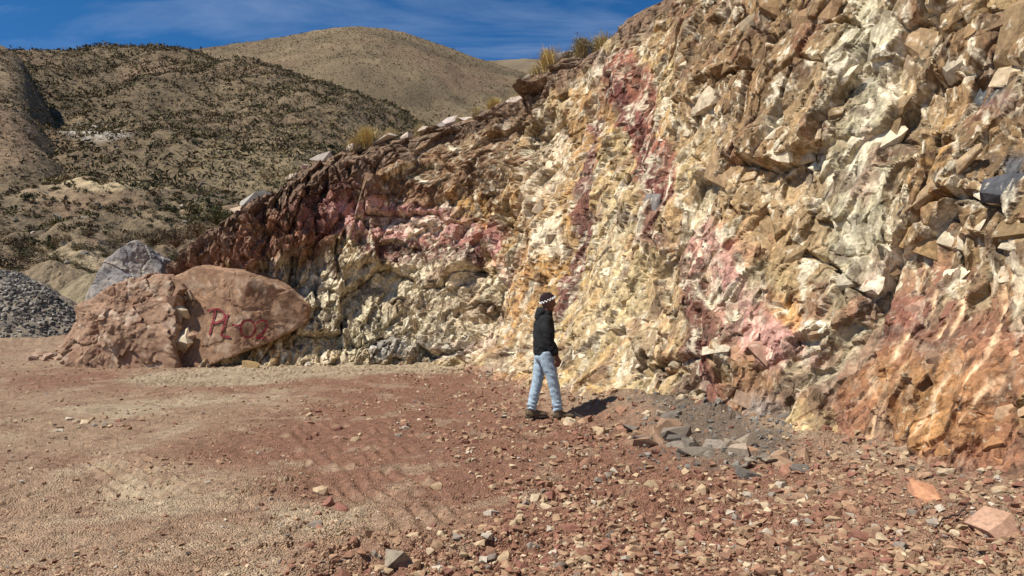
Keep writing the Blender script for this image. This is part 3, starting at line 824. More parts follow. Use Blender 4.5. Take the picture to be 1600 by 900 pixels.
def tones(base, other, amount, pale=0.0, scale=1.0):
    def f(u, w, r):
        m = (amount * sstep(0.0, 0.6, fbm(u * 1.3 * scale, w * 1.3 * scale, 4, 611)))[:, None]
        col = np.array(base) * (1 - m) + np.array(other) * m
        p = (pale * sstep(0.35, 0.5, fbm(u * 2 + 7, w * 2, 5, 613, 0.6)))[:, None]
        col = col * (1 - p) + np.array((0.66, 0.55, 0.42)) * p
        return col * (0.88 + 0.24 * r)[:, None]
    return f
red_b = boulder("boulder", [(106, 556), (116, 509), (133, 474), (152, 464), (208, 434), (256, 422), (290, 446), (302, 520), (290, 574), (165, 580)], 18.6,
        [((-0.45, -0.85, 0.25), 0.95), ((0.15, -0.9, 0.45), 1.0), ((-0.15, -0.98, -0.1), 1.05)], 20, 621,
        tones((0.29, 0.18, 0.115), (0.24, 0.13, 0.082), 0.8, 0.35, 1.6), 0.85, label="big rounded red-brown boulder at the left end of the cliff", cat="boulder")
grey_b = boulder("boulder", [(148, 470), (155, 428), (176, 411), (189, 386), (208, 372), (246, 390), (262, 412), (262, 470)], 19.9,
        [((-0.3, -0.95, 0.2), 0.7), ((0.35, -0.9, 0.3), 0.75)], 16, 631,
        tones((0.22, 0.205, 0.195), (0.33, 0.28, 0.23), 0.7, 0.3), 0.5, label="grey angular boulder on top behind the red boulder", cat="boulder")
slab = boulder("boulder", [(262, 446), (316, 414), (392, 422), (446, 446), (486, 478), (480, 512), (432, 532), (397, 552), (335, 578), (245, 580), (248, 520)], 18.7,
        [((-0.12, -0.95, 0.20), 0.75), ((0.35, -0.9, 0.1), 0.9)], 60, 641,
        tones((0.275, 0.165, 0.10), (0.23, 0.125, 0.075), 0.7, 0.2), 0.26, tilt=0.12, label="flat tan rock slab with red painted lettering PL-02", cat="boulder")
random.seed(3)
for i in range(46):            # broken pieces jammed in the crack between red boulder and slab
    t = random.random()
    px, py = 286 - 26 * t + random.gauss(0, 7 + 12 * t), 448 + 116 * t
    r = random.choice([4, 5, 6, 8, 10, 14, 18]) * 17.7 / F * random.uniform(0.8, 1.1)
    link("wedged_stone", STONES[i % 18] if i % 3 else SLABS[i % 10], M_STONE, label=("large " if r > 0.18 else "small " if r < 0.08 else "") + "broken stone jammed in the " + ("upper" if t < 0.33 else "middle" if t < 0.66 else "lower") + " crack beside the painted slab", cat="stone", group="stones jammed in the crack",
         loc=at(px, py, 18.1 - 0.25 * t - r * 0.3), rot=(random.uniform(0, 6), random.uniform(0, 6), random.uniform(0, 6)), scale=(r, r * 0.7, r * 1.3),
         color=tuple(np.array(random.choice([(0.46, 0.37, 0.26), (0.30, 0.19, 0.12), (0.36, 0.26, 0.17), (0.27, 0.16, 0.10)])) * random.uniform(0.8, 1.15)))
# painted letters wrapped on the slab
bpy.context.view_layer.update()
SLAB_BVH = BVHTree.FromObject(slab, bpy.context.evaluated_depsgraph_get())
inv_loc = slab.location
M_PAINT = material("red_spray_paint", (0.20, 0.022, 0.028), fine=45, vary=0.25, bump=0.2, bump_dist=0.004, rough=0.7)
def arc(cx, cy, rx, ry, a0, a1, n=26):
    return [(cx + rx * math.cos(math.radians(a0 + (a1 - a0) * i / n)), cy + ry * math.sin(math.radians(a0 + (a1 - a0) * i / n))) for i in range(n + 1)]
STROKES = {"letter_p": [[(337, 484), (334, 500), (328, 524)], [(325, 486), (337, 483), (347, 486), (352, 494), (346, 502), (332, 506)]],
           "letter_l": [[(357, 491), (351, 508), (347, 523), (353, 526), (361, 527)]], "dash": [[(363, 508), (369, 509), (376, 509)]],
           "digit_zero": [arc(388, 514, 11.5, 13.5, 0, 362)], "digit_two": [[(402, 506), (406, 502), (412, 501), (418, 506), (416, 515), (408, 523), (401, 528), (409, 528), (417, 528)]]}
for nm, strokes in STROKES.items():
    V, Q = [], []
    for st in strokes:
        p = np.array(st, float)
        d = np.concatenate([[0], np.cumsum(np.hypot(*np.diff(p, axis=0).T))])
        if nm != "digit_zero":
            tq = np.linspace(0, len(p) - 1, 60); p = catmull(p, tq)
        t = np.gradient(p, axis=0); t /= np.hypot(*t.T)[:, None] + 1e-9
        nn = np.stack([-t[:, 1], t[:, 0]], 1)
        base = len(V); m = len(p)
        for i in range(m):
            wd = 1.5 + 0.25 * math.sin(i * 1.7) + 0.25 * math.sin(i * 0.37 + 2)
            for k in (-1, -0.33, 0.33, 1):
                q = p[i] + nn[i] * k * wd
                a, b = ray(*q)
                hit = SLAB_BVH.ray_cast(Vector((0, 0, CAM_Z)) - inv_loc, Vector((a, 1, b)).normalized())
                if hit[0] is None: hit = (at(q[0], q[1], 18.0) - inv_loc, Vector((0, -1, 0)))
                V.append(tuple(hit[0] + Vector((-0.1, -0.95, 0.2)) * 0.028))
        for i in range(m - 1):
            for k in range(3):
                a = base + i * 4 + k
                Q.append((a, a + 1, a + 5, a + 4))
    me = bpy.data.meshes.new(nm); raw_mesh(me, np.array(V), np.array(Q))
    link(nm, me, M_PAINT, parent=slab)

# ------------------------------------------------------------------ loose stones on the floor
TONE = [(0.27, 0.145, 0.09), (0.33, 0.205, 0.125), (0.235, 0.115, 0.074), (0.39, 0.28, 0.17), (0.48, 0.37, 0.24), (0.33, 0.21, 0.125), (0.22, 0.10, 0.07), (0.46, 0.39, 0.30), (0.24, 0.195, 0.155)]
TONE_B = TONE[:4] * 3 + TONE[5:7] * 2 + TONE[4:5] * 2 + TONE[7:]
n_stone = 0
def stone(px, py, size_px, tone, label, group, flat=False, big=None):
    global n_stone
    x, y = on_floor(px, py)
    z = floor_z(x, y)
    for _ in range(3):                       # settle on the sloping rubble
        Y = (CAM_Z - z) / -ray(px, py)[1]; x, y = ray(px, py)[0] * Y, Y; z = floor_z(x, y)
    r = size_px * y / F / 2
    if group:
        t_ = np.array(tone); hue = t_[0] / t_[2]
        word = ("pale" if t_.mean() > 0.42 else "grey" if hue < 1.6 else "tan" if t_.mean() > 0.25 else "red-brown" if hue > 3 else "brown")
        label = ("small " if size_px < 18 else "large " if size_px > 30 else "") + word + (" flat stone " if flat else " stone ") + label
    o = link("loose_stone", random.choice(SLABS if flat else STONES), M_STONE, label=label, cat="stone", group=group,
             loc=(x, y, z + r * (0.04 if flat else 0.02)), rot=(random.gauss(0, 0.3), random.gauss(0, 0.3), random.uniform(0, 6.28)),
             scale=(r, r * random.uniform(0.8, 1.1), r * random.uniform(0.8, 1.2)), color=tuple(np.array(tone) * random.uniform(0.8, 1.2)))
    n_stone += 1
    return o
random.seed(21)
stone(625, 893, 62, (0.27, 0.22, 0.16), "largest grey-brown stone at the bottom edge of the picture", None)
o = stone(1570, 812, 120, (0.42, 0.255, 0.17), "large flat pinkish stone at the right edge below the red cliff", None, flat=True)
stone(1445, 765, 70, (0.40, 0.20, 0.11), "broad tan-red stone lying at the foot of the red cliff", None, flat=True)
stone(1575, 758, 60, (0.34, 0.17, 0.08), "brown block resting above the large pinkish stone", None)
stone(1545, 705, 80, (0.46, 0.28, 0.18), "pale cracked slab set in the lower right cliff foot", None, flat=True)
for i in range(46):
    t = random.random()
    stone(1000 + 230 * t + random.gauss(0, 24), 655 + 62 * t + random.gauss(0, 18), random.uniform(16, 66), random.choice([(0.17, 0.14, 0.11), (0.22, 0.18, 0.14), (0.14, 0.12, 0.10), (0.28, 0.22, 0.16), (0.30, 0.19, 0.12)]),
          "in the slate rubble at the cliff foot", "grey slabs at the cliff foot", flat=random.random() < 0.7)
for i in range(24):
    stone(random.uniform(380, 492), random.uniform(552, 574), random.uniform(12, 30), random.choice([(0.48, 0.36, 0.2), (0.42, 0.28, 0.13), (0.5, 0.44, 0.35)]),
          "in the row beneath the painted slab", "stones beneath the painted slab")
for i in range(18):
    stone(random.uniform(40, 112), random.uniform(545, 564), random.uniform(12, 30), random.choice([(0.36, 0.24, 0.16), (0.30, 0.2, 0.14)]),
          "left of the red boulder", "stones left of the red boulder")
for i in range(24):
    stone(random.uniform(880, 1030), random.uniform(625, 668), random.uniform(12, 30), random.choice(TONE[:6]),
          "beside the man's boots", "stones by the man's boots")
for i in range(110):
    stone(random.uniform(1010, 1590), random.uniform(735, 893), random.uniform(9, 32), random.choice(TONE_B),
          "in the right foreground rubble", "stones in the right foreground", flat=random.random() < 0.4)
for i in range(75):
    stone(random.uniform(470, 1010), 895 - abs(random.gauss(0, 60)), random.uniform(12, 34), random.choice(TONE_B),
          "strewn in the middle foreground", "stones in the middle foreground")
for i in range(20):
    stone(random.uniform(70, 230), random.uniform(652, 672), random.uniform(8, 16), random.choice(TONE[3:]),
          "in the scatter on the left floor", "stones on the left floor")
for i in range(24):
    stone(random.uniform(480, 660), random.uniform(640, 690), random.uniform(9, 20), random.choice(TONE_B),
          "in the scatter left of the man", "stones on the middle floor")

def merged(name, protos, spots, mat, **kw):
    """spots: (x, y, z, r, tone); one mesh of many small pieces"""
    data = []
    for m in protos:
        bm = bmesh.new(); bm.from_mesh(m); bmesh.ops.triangulate(bm, faces=bm.faces); bm.verts.ensure_lookup_table()
        data.append((np.array([v.co[:] for v in bm.verts]), np.array([[v.index for v in f.verts] for f in bm.faces]))); bm.free()
    VV, TT, CL = [], [], []; base = 0
    for i, (x, y, z, r, tone) in enumerate(spots):
        v, t = data[i % len(data)]
        a = RNG.uniform(0, 6.28); b = RNG.normal(0, 0.5)
        ca, sa, cb, sb = math.cos(a), math.sin(a), math.cos(b), math.sin(b)
        Rm = np.array([[ca, -sa, 0], [sa, ca, 0], [0, 0, 1]]) @ np.array([[1, 0, 0], [0, cb, -sb], [0, sb, cb]])
        VV.append((v * r) @ Rm.T + (x, y, z)); TT.append(t + base); base += len(v)
        CL.append(np.broadcast_to(tone, v.shape))
    me = bpy.data.meshes.new(name); raw_mesh(me, np.concatenate(VV), np.concatenate(TT), np.concatenate(CL))
    return link(name, me, mat, kind="stuff", **kw)
SMALL = [hull("chip", 9, 700 + i, (1, 0.8, 0.6)) for i in range(12)]
# gravel: dense to the right and in the foreground, thin on the trodden tan floor
N = 72000
gpx = RNG.uniform(-60, 1660, N); gpy = HOR + 1.0 / RNG.uniform(1 / 480.0, 1 / 92.0, N)
gpy = np.where(RNG.random(N) < 0.5, RNG.uniform(560, 915, N), gpy)
GYv = CAM_Z * F / (gpy - HOR); GXv = (gpx - 800) / F * GYv
clump = fbm(GXv * 0.9, GYv * 0.9, 4, 711)
w = 0.16 + 0.6 * sstep(-0.6, 0.9, poly_sd(GXv, GYv, RED)) + 0.35 * sstep(820, 900, gpy) + 0.5 * sstep(900, 1150, gpx) * sstep(660, 760, gpy)
w *= 0.35 + 1.3 * sstep(-0.15, 0.4, clump)
near_foot = foot_dist(GXv, GYv)
w += 0.55 * np.exp(-near_foot / 0.8)
w += 0.5 * sstep(560, 900, gpx) * sstep(760, 840, gpy)
keep = RNG.random(N) < np.clip(w, 0, 1) * 0.8
keep &= ~((GYv > 19) & (GXv > -8))
GXv, GYv, gpx, gpy = GXv[keep], GYv[keep], gpx[keep], gpy[keep]
GZv = floor_height(GXv, GYv)
g_groove = seg_dist(GXv, GYv, GROOVES)
rad = np.where(g_groove < 0.7, 0.45, 1.0) * (0.62 + 0.5 * sstep(500, 900, gpx + 0.6 * (gpy - 650))) * np.clip(RNG.lognormal(math.log(0.0115), 0.7, len(GXv)), 0.006, 0.042) * (0.75 + 0.05 * GYv)
tones_a = np.array(TONE)[RNG.choice(len(TONE), len(GXv), p=[.22, .20, .15, .13, .05, .13, .06, .03, .03])] * RNG.uniform(0.75, 1.2, (len(GXv), 1))
slate_m = (np.abs(gpx - 1110) < 130) & (gpy > 640) & (gpy < 735) & (RNG.random(len(gpx)) < 0.8)
tones_a[slate_m] = np.array((0.17, 0.15, 0.125)) * RNG.uniform(0.7, 1.4, (slate_m.sum(), 1))
merged("gravel", SMALL, list(zip(GXv, GYv, GZv + rad * 0.25, rad, tones_a)), M_PEBBLE)
# crushed stone on the far-left heap
hx, hy, hz, hobj = HEAP
ii = RNG.integers(0, 49, 4200); jj = RNG.integers(60, 119, 4200)
ff, gg = RNG.random(4200), RNG.random(4200)
lerp = lambda A: (A[ii, jj] * (1 - ff) + A[ii + 1, jj] * ff) * (1 - gg) + (A[ii, jj + 1] * (1 - ff) + A[ii + 1, jj + 1] * ff) * gg
merged("crushed_stone", SMALL, list(zip(lerp(hx), lerp(hy), lerp(hz), RNG.uniform(0.04, 0.13, 4200), RNG.uniform(0.07, 0.34, (4200, 1)) * np.array((1.0, 0.90, 0.76)))), M_PEBBLE, parent=hobj)

# ------------------------------------------------------------------ rocks, grass and shrubs along the rim
EDGE = PP[NR + 2]
EDGE_PX, EDGE_PY = project(EDGE[:, 0], np.maximum(EDGE[:, 1], 2.5), EDGE[:, 2])
def rim_point(px):
    vis = np.where(EDGE[:, 1] > 6)[0]
    k = vis[np.argmin(np.abs(EDGE_PX[vis] - px))]
    return Vector(EDGE[k]), EDGE_PY[k]
def rim_rock(px, py, w, h, tone, label):
    p, _ = rim_point(px)
    Y = p.y
    c = p + Vector((0, 0, h * Y / F * 0.25))
    link("rim_rock", random.choice(STONES + SLABS[:3]), M_STONE, label=label, cat="rock", group="rocks along the cliff rim", loc=c,
         rot=(random.uniform(-.3, .3), random.uniform(-.5, -.1), random.uniform(-.4, .4)), scale=(w * Y / F / 1.7, w * Y / F / 2.2, h * Y / F / 1.25), color=tone)
PALE_R = (0.50, 0.40, 0.32)
random.seed(5)
for a in [(502, 274, 34, 28, (0.48, 0.42, 0.36), "pale square rock at the lower left of the cliff rim"), (592, 232, 62, 22, (0.50, 0.42, 0.34), "long pale slab on the rim beside the yellow grass tuft"),
          (553, 258, 24, 15, PALE_R, "pale rounded rock just left of the yellow tuft on the rim"), (606, 248, 18, 16, (0.38, 0.25, 0.19), "small reddish rock below the long pale rim slab"),
          (640, 220, 28, 14, PALE_R, "pale rock on the rim right of the long slab"), (662, 210, 22, 12, (0.42, 0.33, 0.25), "tan rock halfway up the left rim"),
          (688, 199, 26, 14, (0.62, 0.55, 0.48), "bright whitish rock on the rim, left of a pair"), (708, 190, 28, 20, (0.50, 0.41, 0.36), "pinkish block on the rim, right of the whitish rock"),
          (726, 181, 24, 12, (0.58, 0.50, 0.42), "narrow pale rock on the rim below the grey block"), (748, 169, 22, 24, (0.38, 0.34, 0.30), "upright grey block on the rim left of the small tuft"),
          (800, 146, 44, 22, (0.46, 0.36, 0.29), "broad pinkish rock on the rim left of the big tuft"), (828, 134, 36, 15, (0.42, 0.34, 0.26), "flat tan slab on the rim just below the big tuft"),
          (884, 106, 36, 16, (0.42, 0.37, 0.31), "leaning grey slab on the rim right of the big tuft"), (398, 322, 46, 16, (0.32, 0.29, 0.25), "low grey rock at the rim above the red bank"),
          (376, 332, 34, 18, (0.40, 0.30, 0.21), "low tan rock at the rim beside the dark green shrub"), (458, 299, 22, 12, PALE_R, "small pale rock on the red rim left of the square rock"),
          (478, 291, 16, 10, (0.35, 0.25, 0.2), "small brown rock touching the square rim rock"), (432, 309, 18, 9, (0.44, 0.37, 0.3), "small flat rock low on the red rim")]:
    rim_rock(*a)

def tuft_mesh(name, n, seed, spread=0.55, curl=0.5):
    r = np.random.default_rng(seed); V, Q = [], []
    for i in range(n):
        a = r.uniform(0, 6.28); t = abs(r.normal(0, spread)); L = r.uniform(0.6, 1.05)
        ox, oy = r.normal(0, 0.13, 2); wd = 0.022
        pts = []
        for k in range(4):
            q = k / 3; th = t * (0.4 + curl * q)
            pts.append((ox + math.cos(a) * L * q * math.sin(th), oy + math.sin(a) * L * q * math.sin(th), L * q * math.cos(th)))
        sx, sy = -math.sin(a) * wd, math.cos(a) * wd
        b = len(V)
        for k, p in enumerate(pts):
            f = 1 - 0.8 * k / 3
            V += [(p[0] - sx * f, p[1] - sy * f, p[2]), (p[0] + sx * f, p[1] + sy * f, p[2])]
        for k in range(3): Q.append((b + 2 * k, b + 2 * k + 1, b + 2 * k + 3, b + 2 * k + 2))
    me = bpy.data.meshes.new(name); raw_mesh(me, np.array(V), np.array(Q)); return me
def shrub_mesh(name, n, seed, flat=0.7, leaf=0.10, twigs=0):
    """many small leaf faces through an uneven dome"""
    r = np.random.default_rng(seed)
    lobes = r.normal(0, 0.42, (7, 3)); lobes[:, 2] = np.abs(lobes[:, 2]) * flat + 0.25
    V, Q = [], []
    for i in range(n):
        c = lobes[r.integers(7)] + r.normal(0, 0.2, 3) * (1, 1, flat)
        c[2] = abs(c[2])
        a, b = r.normal(0, 1, 3), r.normal(0, 1, 3)
        a /= np.linalg.norm(a); b -= a * a.dot(b); b /= np.linalg.norm(b)
        s1, s2 = leaf * r.uniform(0.6, 1.4), leaf * r.uniform(0.3, 0.8)
        k = len(V); V += [c - a * s1, c + b * s2, c + a * s1, c - b * s2]; Q.append((k, k + 1, k + 2, k + 3))
    for i in range(twigs):
        a = r.uniform(0, 6.28); t = r.uniform(0.1, 1.0); L = r.uniform(0.7, 1.15)
        e = np.array((math.cos(a) * math.sin(t), math.sin(a) * math.sin(t), math.cos(t))) * L
        sd = np.array((-math.sin(a), math.cos(a), 0)) * 0.012
        k = len(V); V += [-sd, sd, e + sd * .4, e - sd * .4]; Q.append((k, k + 1, k + 2, k + 3))
    me = bpy.data.meshes.new(name); raw_mesh(me, np.array(V), np.array(Q)); return me
TUFTS = [tuft_mesh("tuft", 650, 800 + i) for i in range(3)]
for m in TUFTS: m.materials.append(M_GRASS)
RIMSHRUB = [shrub_mesh("rim_shrub", 500, 810 + i, leaf=0.05, twigs=120) for i in range(3)]
for m in RIMSHRUB: m.materials.append(M_SHRUB_ONE)
def rim_plant(name, protos, px, py, hpx, tone, label, cat, wide=1.0, lean=-0.25):
    p, ry = rim_point(px)
    c = p - Vector((0, 0, 0.05))
    if py > 330: c = at(px, py, p.y + 0.3)
    s = hpx * p.y / F * (1.3 if hpx < 30 else 0.95)
    link(name, random.choice(protos), None, label=label, cat=cat, group="plants along the cliff rim", loc=c, rot=(0, lean, random.uniform(0, 6)), scale=(s * wide, s * wide, s), color=tone)
STRAW = (0.50, 0.37, 0.15)
for a in [(575, 252, 28, STRAW, "round yellow grass tuft on the lower rim"), (555, 256, 18, (0.45, 0.34, 0.16), "small pale grass tuft left of the round tuft"), (770, 168, 22, STRAW, "small yellow grass tuft halfway up the rim"),
          (862, 128, 44, STRAW, "big yellow grass tuft against the hill on the rim"), (942, 72, 40, (0.46, 0.35, 0.15), "big yellow grass tuft against the sky on the rim"),
          (968, 48, 30, (0.40, 0.31, 0.16), "dry grass near the top of the rim"), (612, 240, 16, (0.44, 0.35, 0.18), "little straw tuft beside the long rim slab"), (655, 215, 18, (0.46, 0.36, 0.18), "pale straw tuft right of the long rim slab"), (745, 178, 16, (0.46, 0.36, 0.18), "pale straw tuft beside the grey rim block"), (800, 150, 18, (0.46, 0.36, 0.18), "pale straw tuft behind the broad pinkish rim rock"), (905, 100, 24, (0.46, 0.36, 0.18), "straw tuft at the foot of the twiggy rim shrub"), (716, 190, 14, (0.44, 0.35, 0.18), "little straw tuft between rim rocks"),
          (835, 130, 16, (0.44, 0.35, 0.18), "little straw tuft left of the big tuft")]:
    rim_plant("grass_tuft", TUFTS, *a, "grass tuft", wide=0.95)
for a in [(905, 96, 36, (0.17, 0.15, 0.09), "grey twiggy shrub between two big tufts on the rim"), (990, 22, 34, (0.20, 0.16, 0.11), "dry twiggy shrub at the top of the rim"), (925, 82, 22, (0.17, 0.15, 0.10), "low grey shrub beside the twiggy shrub on the rim")]:
    rim_plant("rim_shrub", RIMSHRUB, *a, "shrub", wide=0.8)
for a in [(338, 352, 34, (0.075, 0.075, 0.03), "dark green shrub on the bank above the painted slab"), (275, 388, 34, (0.13, 0.085, 0.05), "brown dry bush behind the grey boulder"), (240, 384, 22, (0.10, 0.075, 0.045), "low brown bush touching the grey boulder"),
          (308, 372, 30, (0.15, 0.10, 0.055), "straggly brown bush below the dark green shrub"), (452, 298, 22, (0.22, 0.17, 0.09), "dry bush behind the red rim")]:
    rim_plant("bank_shrub", RIMSHRUB, *a, "shrub", wide=1.25, lean=0)

# pale outcrop rocks on the slopes
def on_hill(Pm, px, py):
    a, b = project(Pm[..., 0], Pm[..., 1], Pm[..., 2])
    k = np.argmin((a - px) ** 2 + (b - py) ** 2); return Vector(Pm.reshape(-1, 3)[k])
random.seed(31)
for i in range(14):
    p = on_hill(P_MID, random.uniform(125, 180), random.uniform(190, 228)); r_ = random.uniform(4, 11) * p.y / F / 2
    link("outcrop_rock", random.choice(STONES), M_STONE, label="white rock in the gully on the middle hill", cat="rock", group="white rocks in the gully", loc=p, rot=(random.uniform(0, 1), random.uniform(0, 1), random.uniform(0, 6)),
         scale=(r_, r_, r_), color=tuple(np.array((0.5, 0.46, 0.40)) * random.uniform(0.7, 1.1)))
for i in range(46):
    p = on_hill(P_NEAR, random.uniform(5, 330), random.uniform(300, 440)); r_ = random.uniform(5, 15) * p.y / F / 2
    link("slope_rock", random.choice(STONES), M_STONE, label=("large" if r_ > 0.35 else "small") + " pale rock on the " + ("upper" if p.z > 9 else "lower") + " near slope " + ("at the left edge" if p.x / p.y < -0.6 else "among shrubs"), cat="rock", group="rocks on the near slope", loc=p, rot=(random.uniform(0, 1), random.uniform(0, 1), random.uniform(0, 6)),
         scale=(r_ * 1.3, r_, r_ * 0.8), color=tuple(np.array((0.36, 0.31, 0.25)) * random.uniform(0.5, 1.2)))

# ------------------------------------------------------------------ shrubs on the hills
SH_TONES = [(0.055, 0.052, 0.022), (0.095, 0.078, 0.033), (0.12, 0.078, 0.040), (0.17, 0.125, 0.06), (0.085, 0.067, 0.04)]
def spread(Pm, n, rng, lo=0.0, hi=0.98, pxlim=None):
    nr, nc = Pm.shape[:2]
    top = int((nr - 1) / 1.35)
    wr = np.linalg.norm(Pm[:top, nc // 2, :2], axis=1); wr = wr / wr.sum()
    i = rng.choice(top, n, p=wr); j = rng.integers(0, nc - 1, n); f, g = rng.random((2, n))
    q = (Pm[i, j] * (1 - f)[:, None] + Pm[i + 1, j] * f[:, None]) * (1 - g)[:, None] + (Pm[i, j + 1] * (1 - f)[:, None] + Pm[i + 1, j + 1] * f[:, None]) * g[:, None]
    if pxlim:
        px = 800 + F * q[:, 0] / q[:, 1]
        q = q[(px > pxlim[0]) & (px < pxlim[1])]
    return q
def shrub_mass(name, q, size, per, rng, tones_):
    n = len(q)
    sz = size * np.clip(rng.lognormal(0, 0.4, n), 0.45, 2.4)
    c = q[:, None, :] + rng.normal(0, 0.30, (n, per, 3)) * sz[:, None, None] * (1, 1, 0.6)
    c[..., 2] = q[:, None, 2] + np.abs(c[..., 2] - q[:, None, 2]) + 0.1 * sz[:, None]
    a = rng.normal(0, 1, (n, per, 3)); a /= np.linalg.norm(a, axis=2, keepdims=True)
    b = rng.normal(0, 1, (n, per, 3)); b -= a * (a * b).sum(2, keepdims=True); b /= np.linalg.norm(b, axis=2, keepdims=True)
    L = (sz[:, None] * rng.uniform(0.12, 0.32, (n, per)))[..., None]
    V = np.stack([c - a * L, c + b * L * 0.7, c + a * L], 2).reshape(-1, 3)
    Q = np.arange(len(V)).reshape(-1, 3)
    t = np.array(tones_)[rng.integers(0, len(tones_), n)] * rng.uniform(0.8, 1.25, (n, 1))
    t = np.repeat(t, per * 3, 0)
    me = bpy.data.meshes.new(name); raw_mesh(me, V, Q, t)
    link(name, me, M_SHRUB, kind="stuff")
rg = np.random.default_rng(77)
LIM = (-200, 1000)
q_near = spread(P_NEAR, 8000, rg, pxlim=(-200, 620))
ds = np.linalg.norm(q_near, axis=1)
pxn = 800 + F * q_near[:, 0] / q_near[:, 1]
inview = (pxn > 5) & (pxn < 430) & (q_near[:, 1] > 40)
order = np.argsort(np.where(inview, ds, 1e9))[:290]
SHRUBS = [shrub_mesh("shrub", 330, 830 + i, leaf=0.07, twigs=30) for i in range(6)]
for m in SHRUBS: m.materials.append(M_SHRUB_ONE)
LBL = ["low dark olive shrub on the dry slope left of the cliff", "low green-brown shrub on the dry slope left of the cliff", "low brown dry shrub on the dry slope left of the cliff",
       "low straw-brown shrub on the dry slope left of the cliff", "low grey-brown shrub on the dry slope left of the cliff"]
for k in order:
    t = int(rg.integers(0, 5)); s = 0.42 * float(np.clip(rg.lognormal(0, 0.4), 0.5, 2.2))
    px_, py_ = project(*q_near[k])
    lab = ("small " if s < 0.35 else "large " if s > 0.55 else "") + LBL[t].split(' on the')[0] + (" on the upper part" if py_ < 340 else " on the middle part" if py_ < 385 else " at the foot") + " of the near slope"
    link("hillside_shrub", SHRUBS[int(rg.integers(0, 6))], None, label=lab, cat="shrub", group="shrubs on the slope, kind %s" % LBL[t].split(' shrub')[0][4:], loc=tuple(q_near[k] - (0, 0, 0.05)),
         rot=(0, 0, float(rg.uniform(0, 6.28))), scale=(s * 1.2, s * 1.2, s), color=tuple(np.array(SH_TONES[t]) * rg.uniform(0.8, 1.3)))
rest = np.ones(len(q_near), bool); rest[order] = False
shrub_mass("slope_scrub", q_near[rest], 0.55, 34, rg, SH_TONES)
shrub_mass("middle_hill_scrub", spread(P_MID, 60000, rg, pxlim=LIM), 1.1, 8, rg, SH_TONES)
shrub_mass("spur_scrub", spread(P_LEFT, 7000, rg), 0.6, 9, rg, SH_TONES)
shrub_mass("summit_scrub", spread(P_FAR, 60000, rg, pxlim=LIM), 1.2, 4, rg, SH_TONES[1:])

# ------------------------------------------------------------------ the man looking at the wall
def loft(rings, seg=20, power=2.0):
    """rings: (x, y, z, rx, ry) stacked along a path; closed tube with elliptical sections across the path"""
    c = np.array([r[:3] for r in rings], float)
    t = np.gradient(c, axis=0); t /= np.linalg.norm(t, axis=1, keepdims=True)
    V, Fc = [], []
    for i, r in enumerate(rings):
        lat = np.array((0, 1.0, 0)); fw = np.cross(lat, t[i]); fw /= np.linalg.norm(fw) + 1e-9; lat = np.cross(t[i], fw)
        for k in range(seg):
            a = 2 * math.pi * k / seg
            V.append(c[i] + fw * r[3] * math.cos(a) + lat * r[4] * math.sin(a))
    n = len(rings)
    for i in range(n - 1):
        for k in range(seg):
            k2 = (k + 1) % seg
            Fc.append((i * seg + k, i * seg + k2, (i + 1) * seg + k2, (i + 1) * seg + k))
    Fc.append(tuple(range(seg))[::-1]); Fc.append(tuple(range((n - 1) * seg, n * seg)))
    return V, Fc
def dense(rings, m=6):
    r = np.array(rings, float); return [tuple(x) for x in catmull(r, np.linspace(0, len(r) - 1, (len(r) - 1) * m + 1))]
def fuse(name, tubes, voxel, smooth, mat, parent=None, folds=None, **kw):
    me = bpy.data.meshes.new(name); V, Fc = [], []
    for v, f in tubes:
        b = len(V); V += [tuple(p) for p in v]; Fc += [tuple(b + i for i in q) for q in f]
    me.from_pydata(V, [], Fc); me.update()
    bm = bmesh.new(); bm.from_mesh(me); bmesh.ops.recalc_face_normals(bm, faces=bm.faces); bm.to_mesh(me); bm.free()
    o = bpy.data.objects.new(name, me); COL.objects.link(o)
    m = o.modifiers.new("r", 'REMESH'); m.mode = 'VOXEL'; m.voxel_size = voxel
    m = o.modifiers.new("s", 'SMOOTH'); m.iterations = smooth; m.factor = 0.5
    bpy.context.view_layer.update()
    dg = bpy.context.evaluated_depsgraph_get()
    new = bpy.data.meshes.new_from_object(o.evaluated_get(dg))
    bpy.data.objects.remove(o); bpy.data.meshes.remove(me)
    n = len(new.vertices)
    if folds:
        co = np.empty(n * 3, np.float32); new.vertices.foreach_get("co", co); co = co.reshape(-1, 3).astype(float)
        no = np.empty(n * 3, np.float32); new.vertices.foreach_get("normal", no); no = no.reshape(-1, 3)
        co += no * folds(co)[:, None]
        new.vertices.foreach_set("co", co.astype(np.float32).ravel())
    new.polygons.foreach_set("use_smooth", np.ones(len(new.polygons), bool)); new.update()
    new.name = name
    return link(name, new, mat, parent=parent, **kw)
def cloth(name, rgb, fine, vary, rough=0.9, bump=0.3):
    return material(name, rgb, fine=fine, vary=vary, bump=bump, bump_dist=0.004, rough=rough)
M_SKIN = cloth("skin", (0.17, 0.08, 0.05), 30, 0.12, 0.55, 0.1)
M_HOOD = cloth("black_fleece", (0.016, 0.016, 0.017), 40, 0.3)
M_JEAN = cloth("pale_denim", (0.34, 0.43, 0.50), 28, 0.22)
M_BOOT = cloth("brown_suede", (0.13, 0.092, 0.055), 40, 0.25)
M_SOLE = cloth("dark_rubber", (0.07, 0.055, 0.04), 40, 0.2)
M_CAP = cloth("maroon_knit", (0.022, 0.010, 0.011), 60, 0.3)
M_BAND = cloth("white_cord", (0.78, 0.76, 0.72), 60, 0.1)
M_EYE = cloth("eye", (0.03, 0.02, 0.02), 60, 0.1, 0.2)

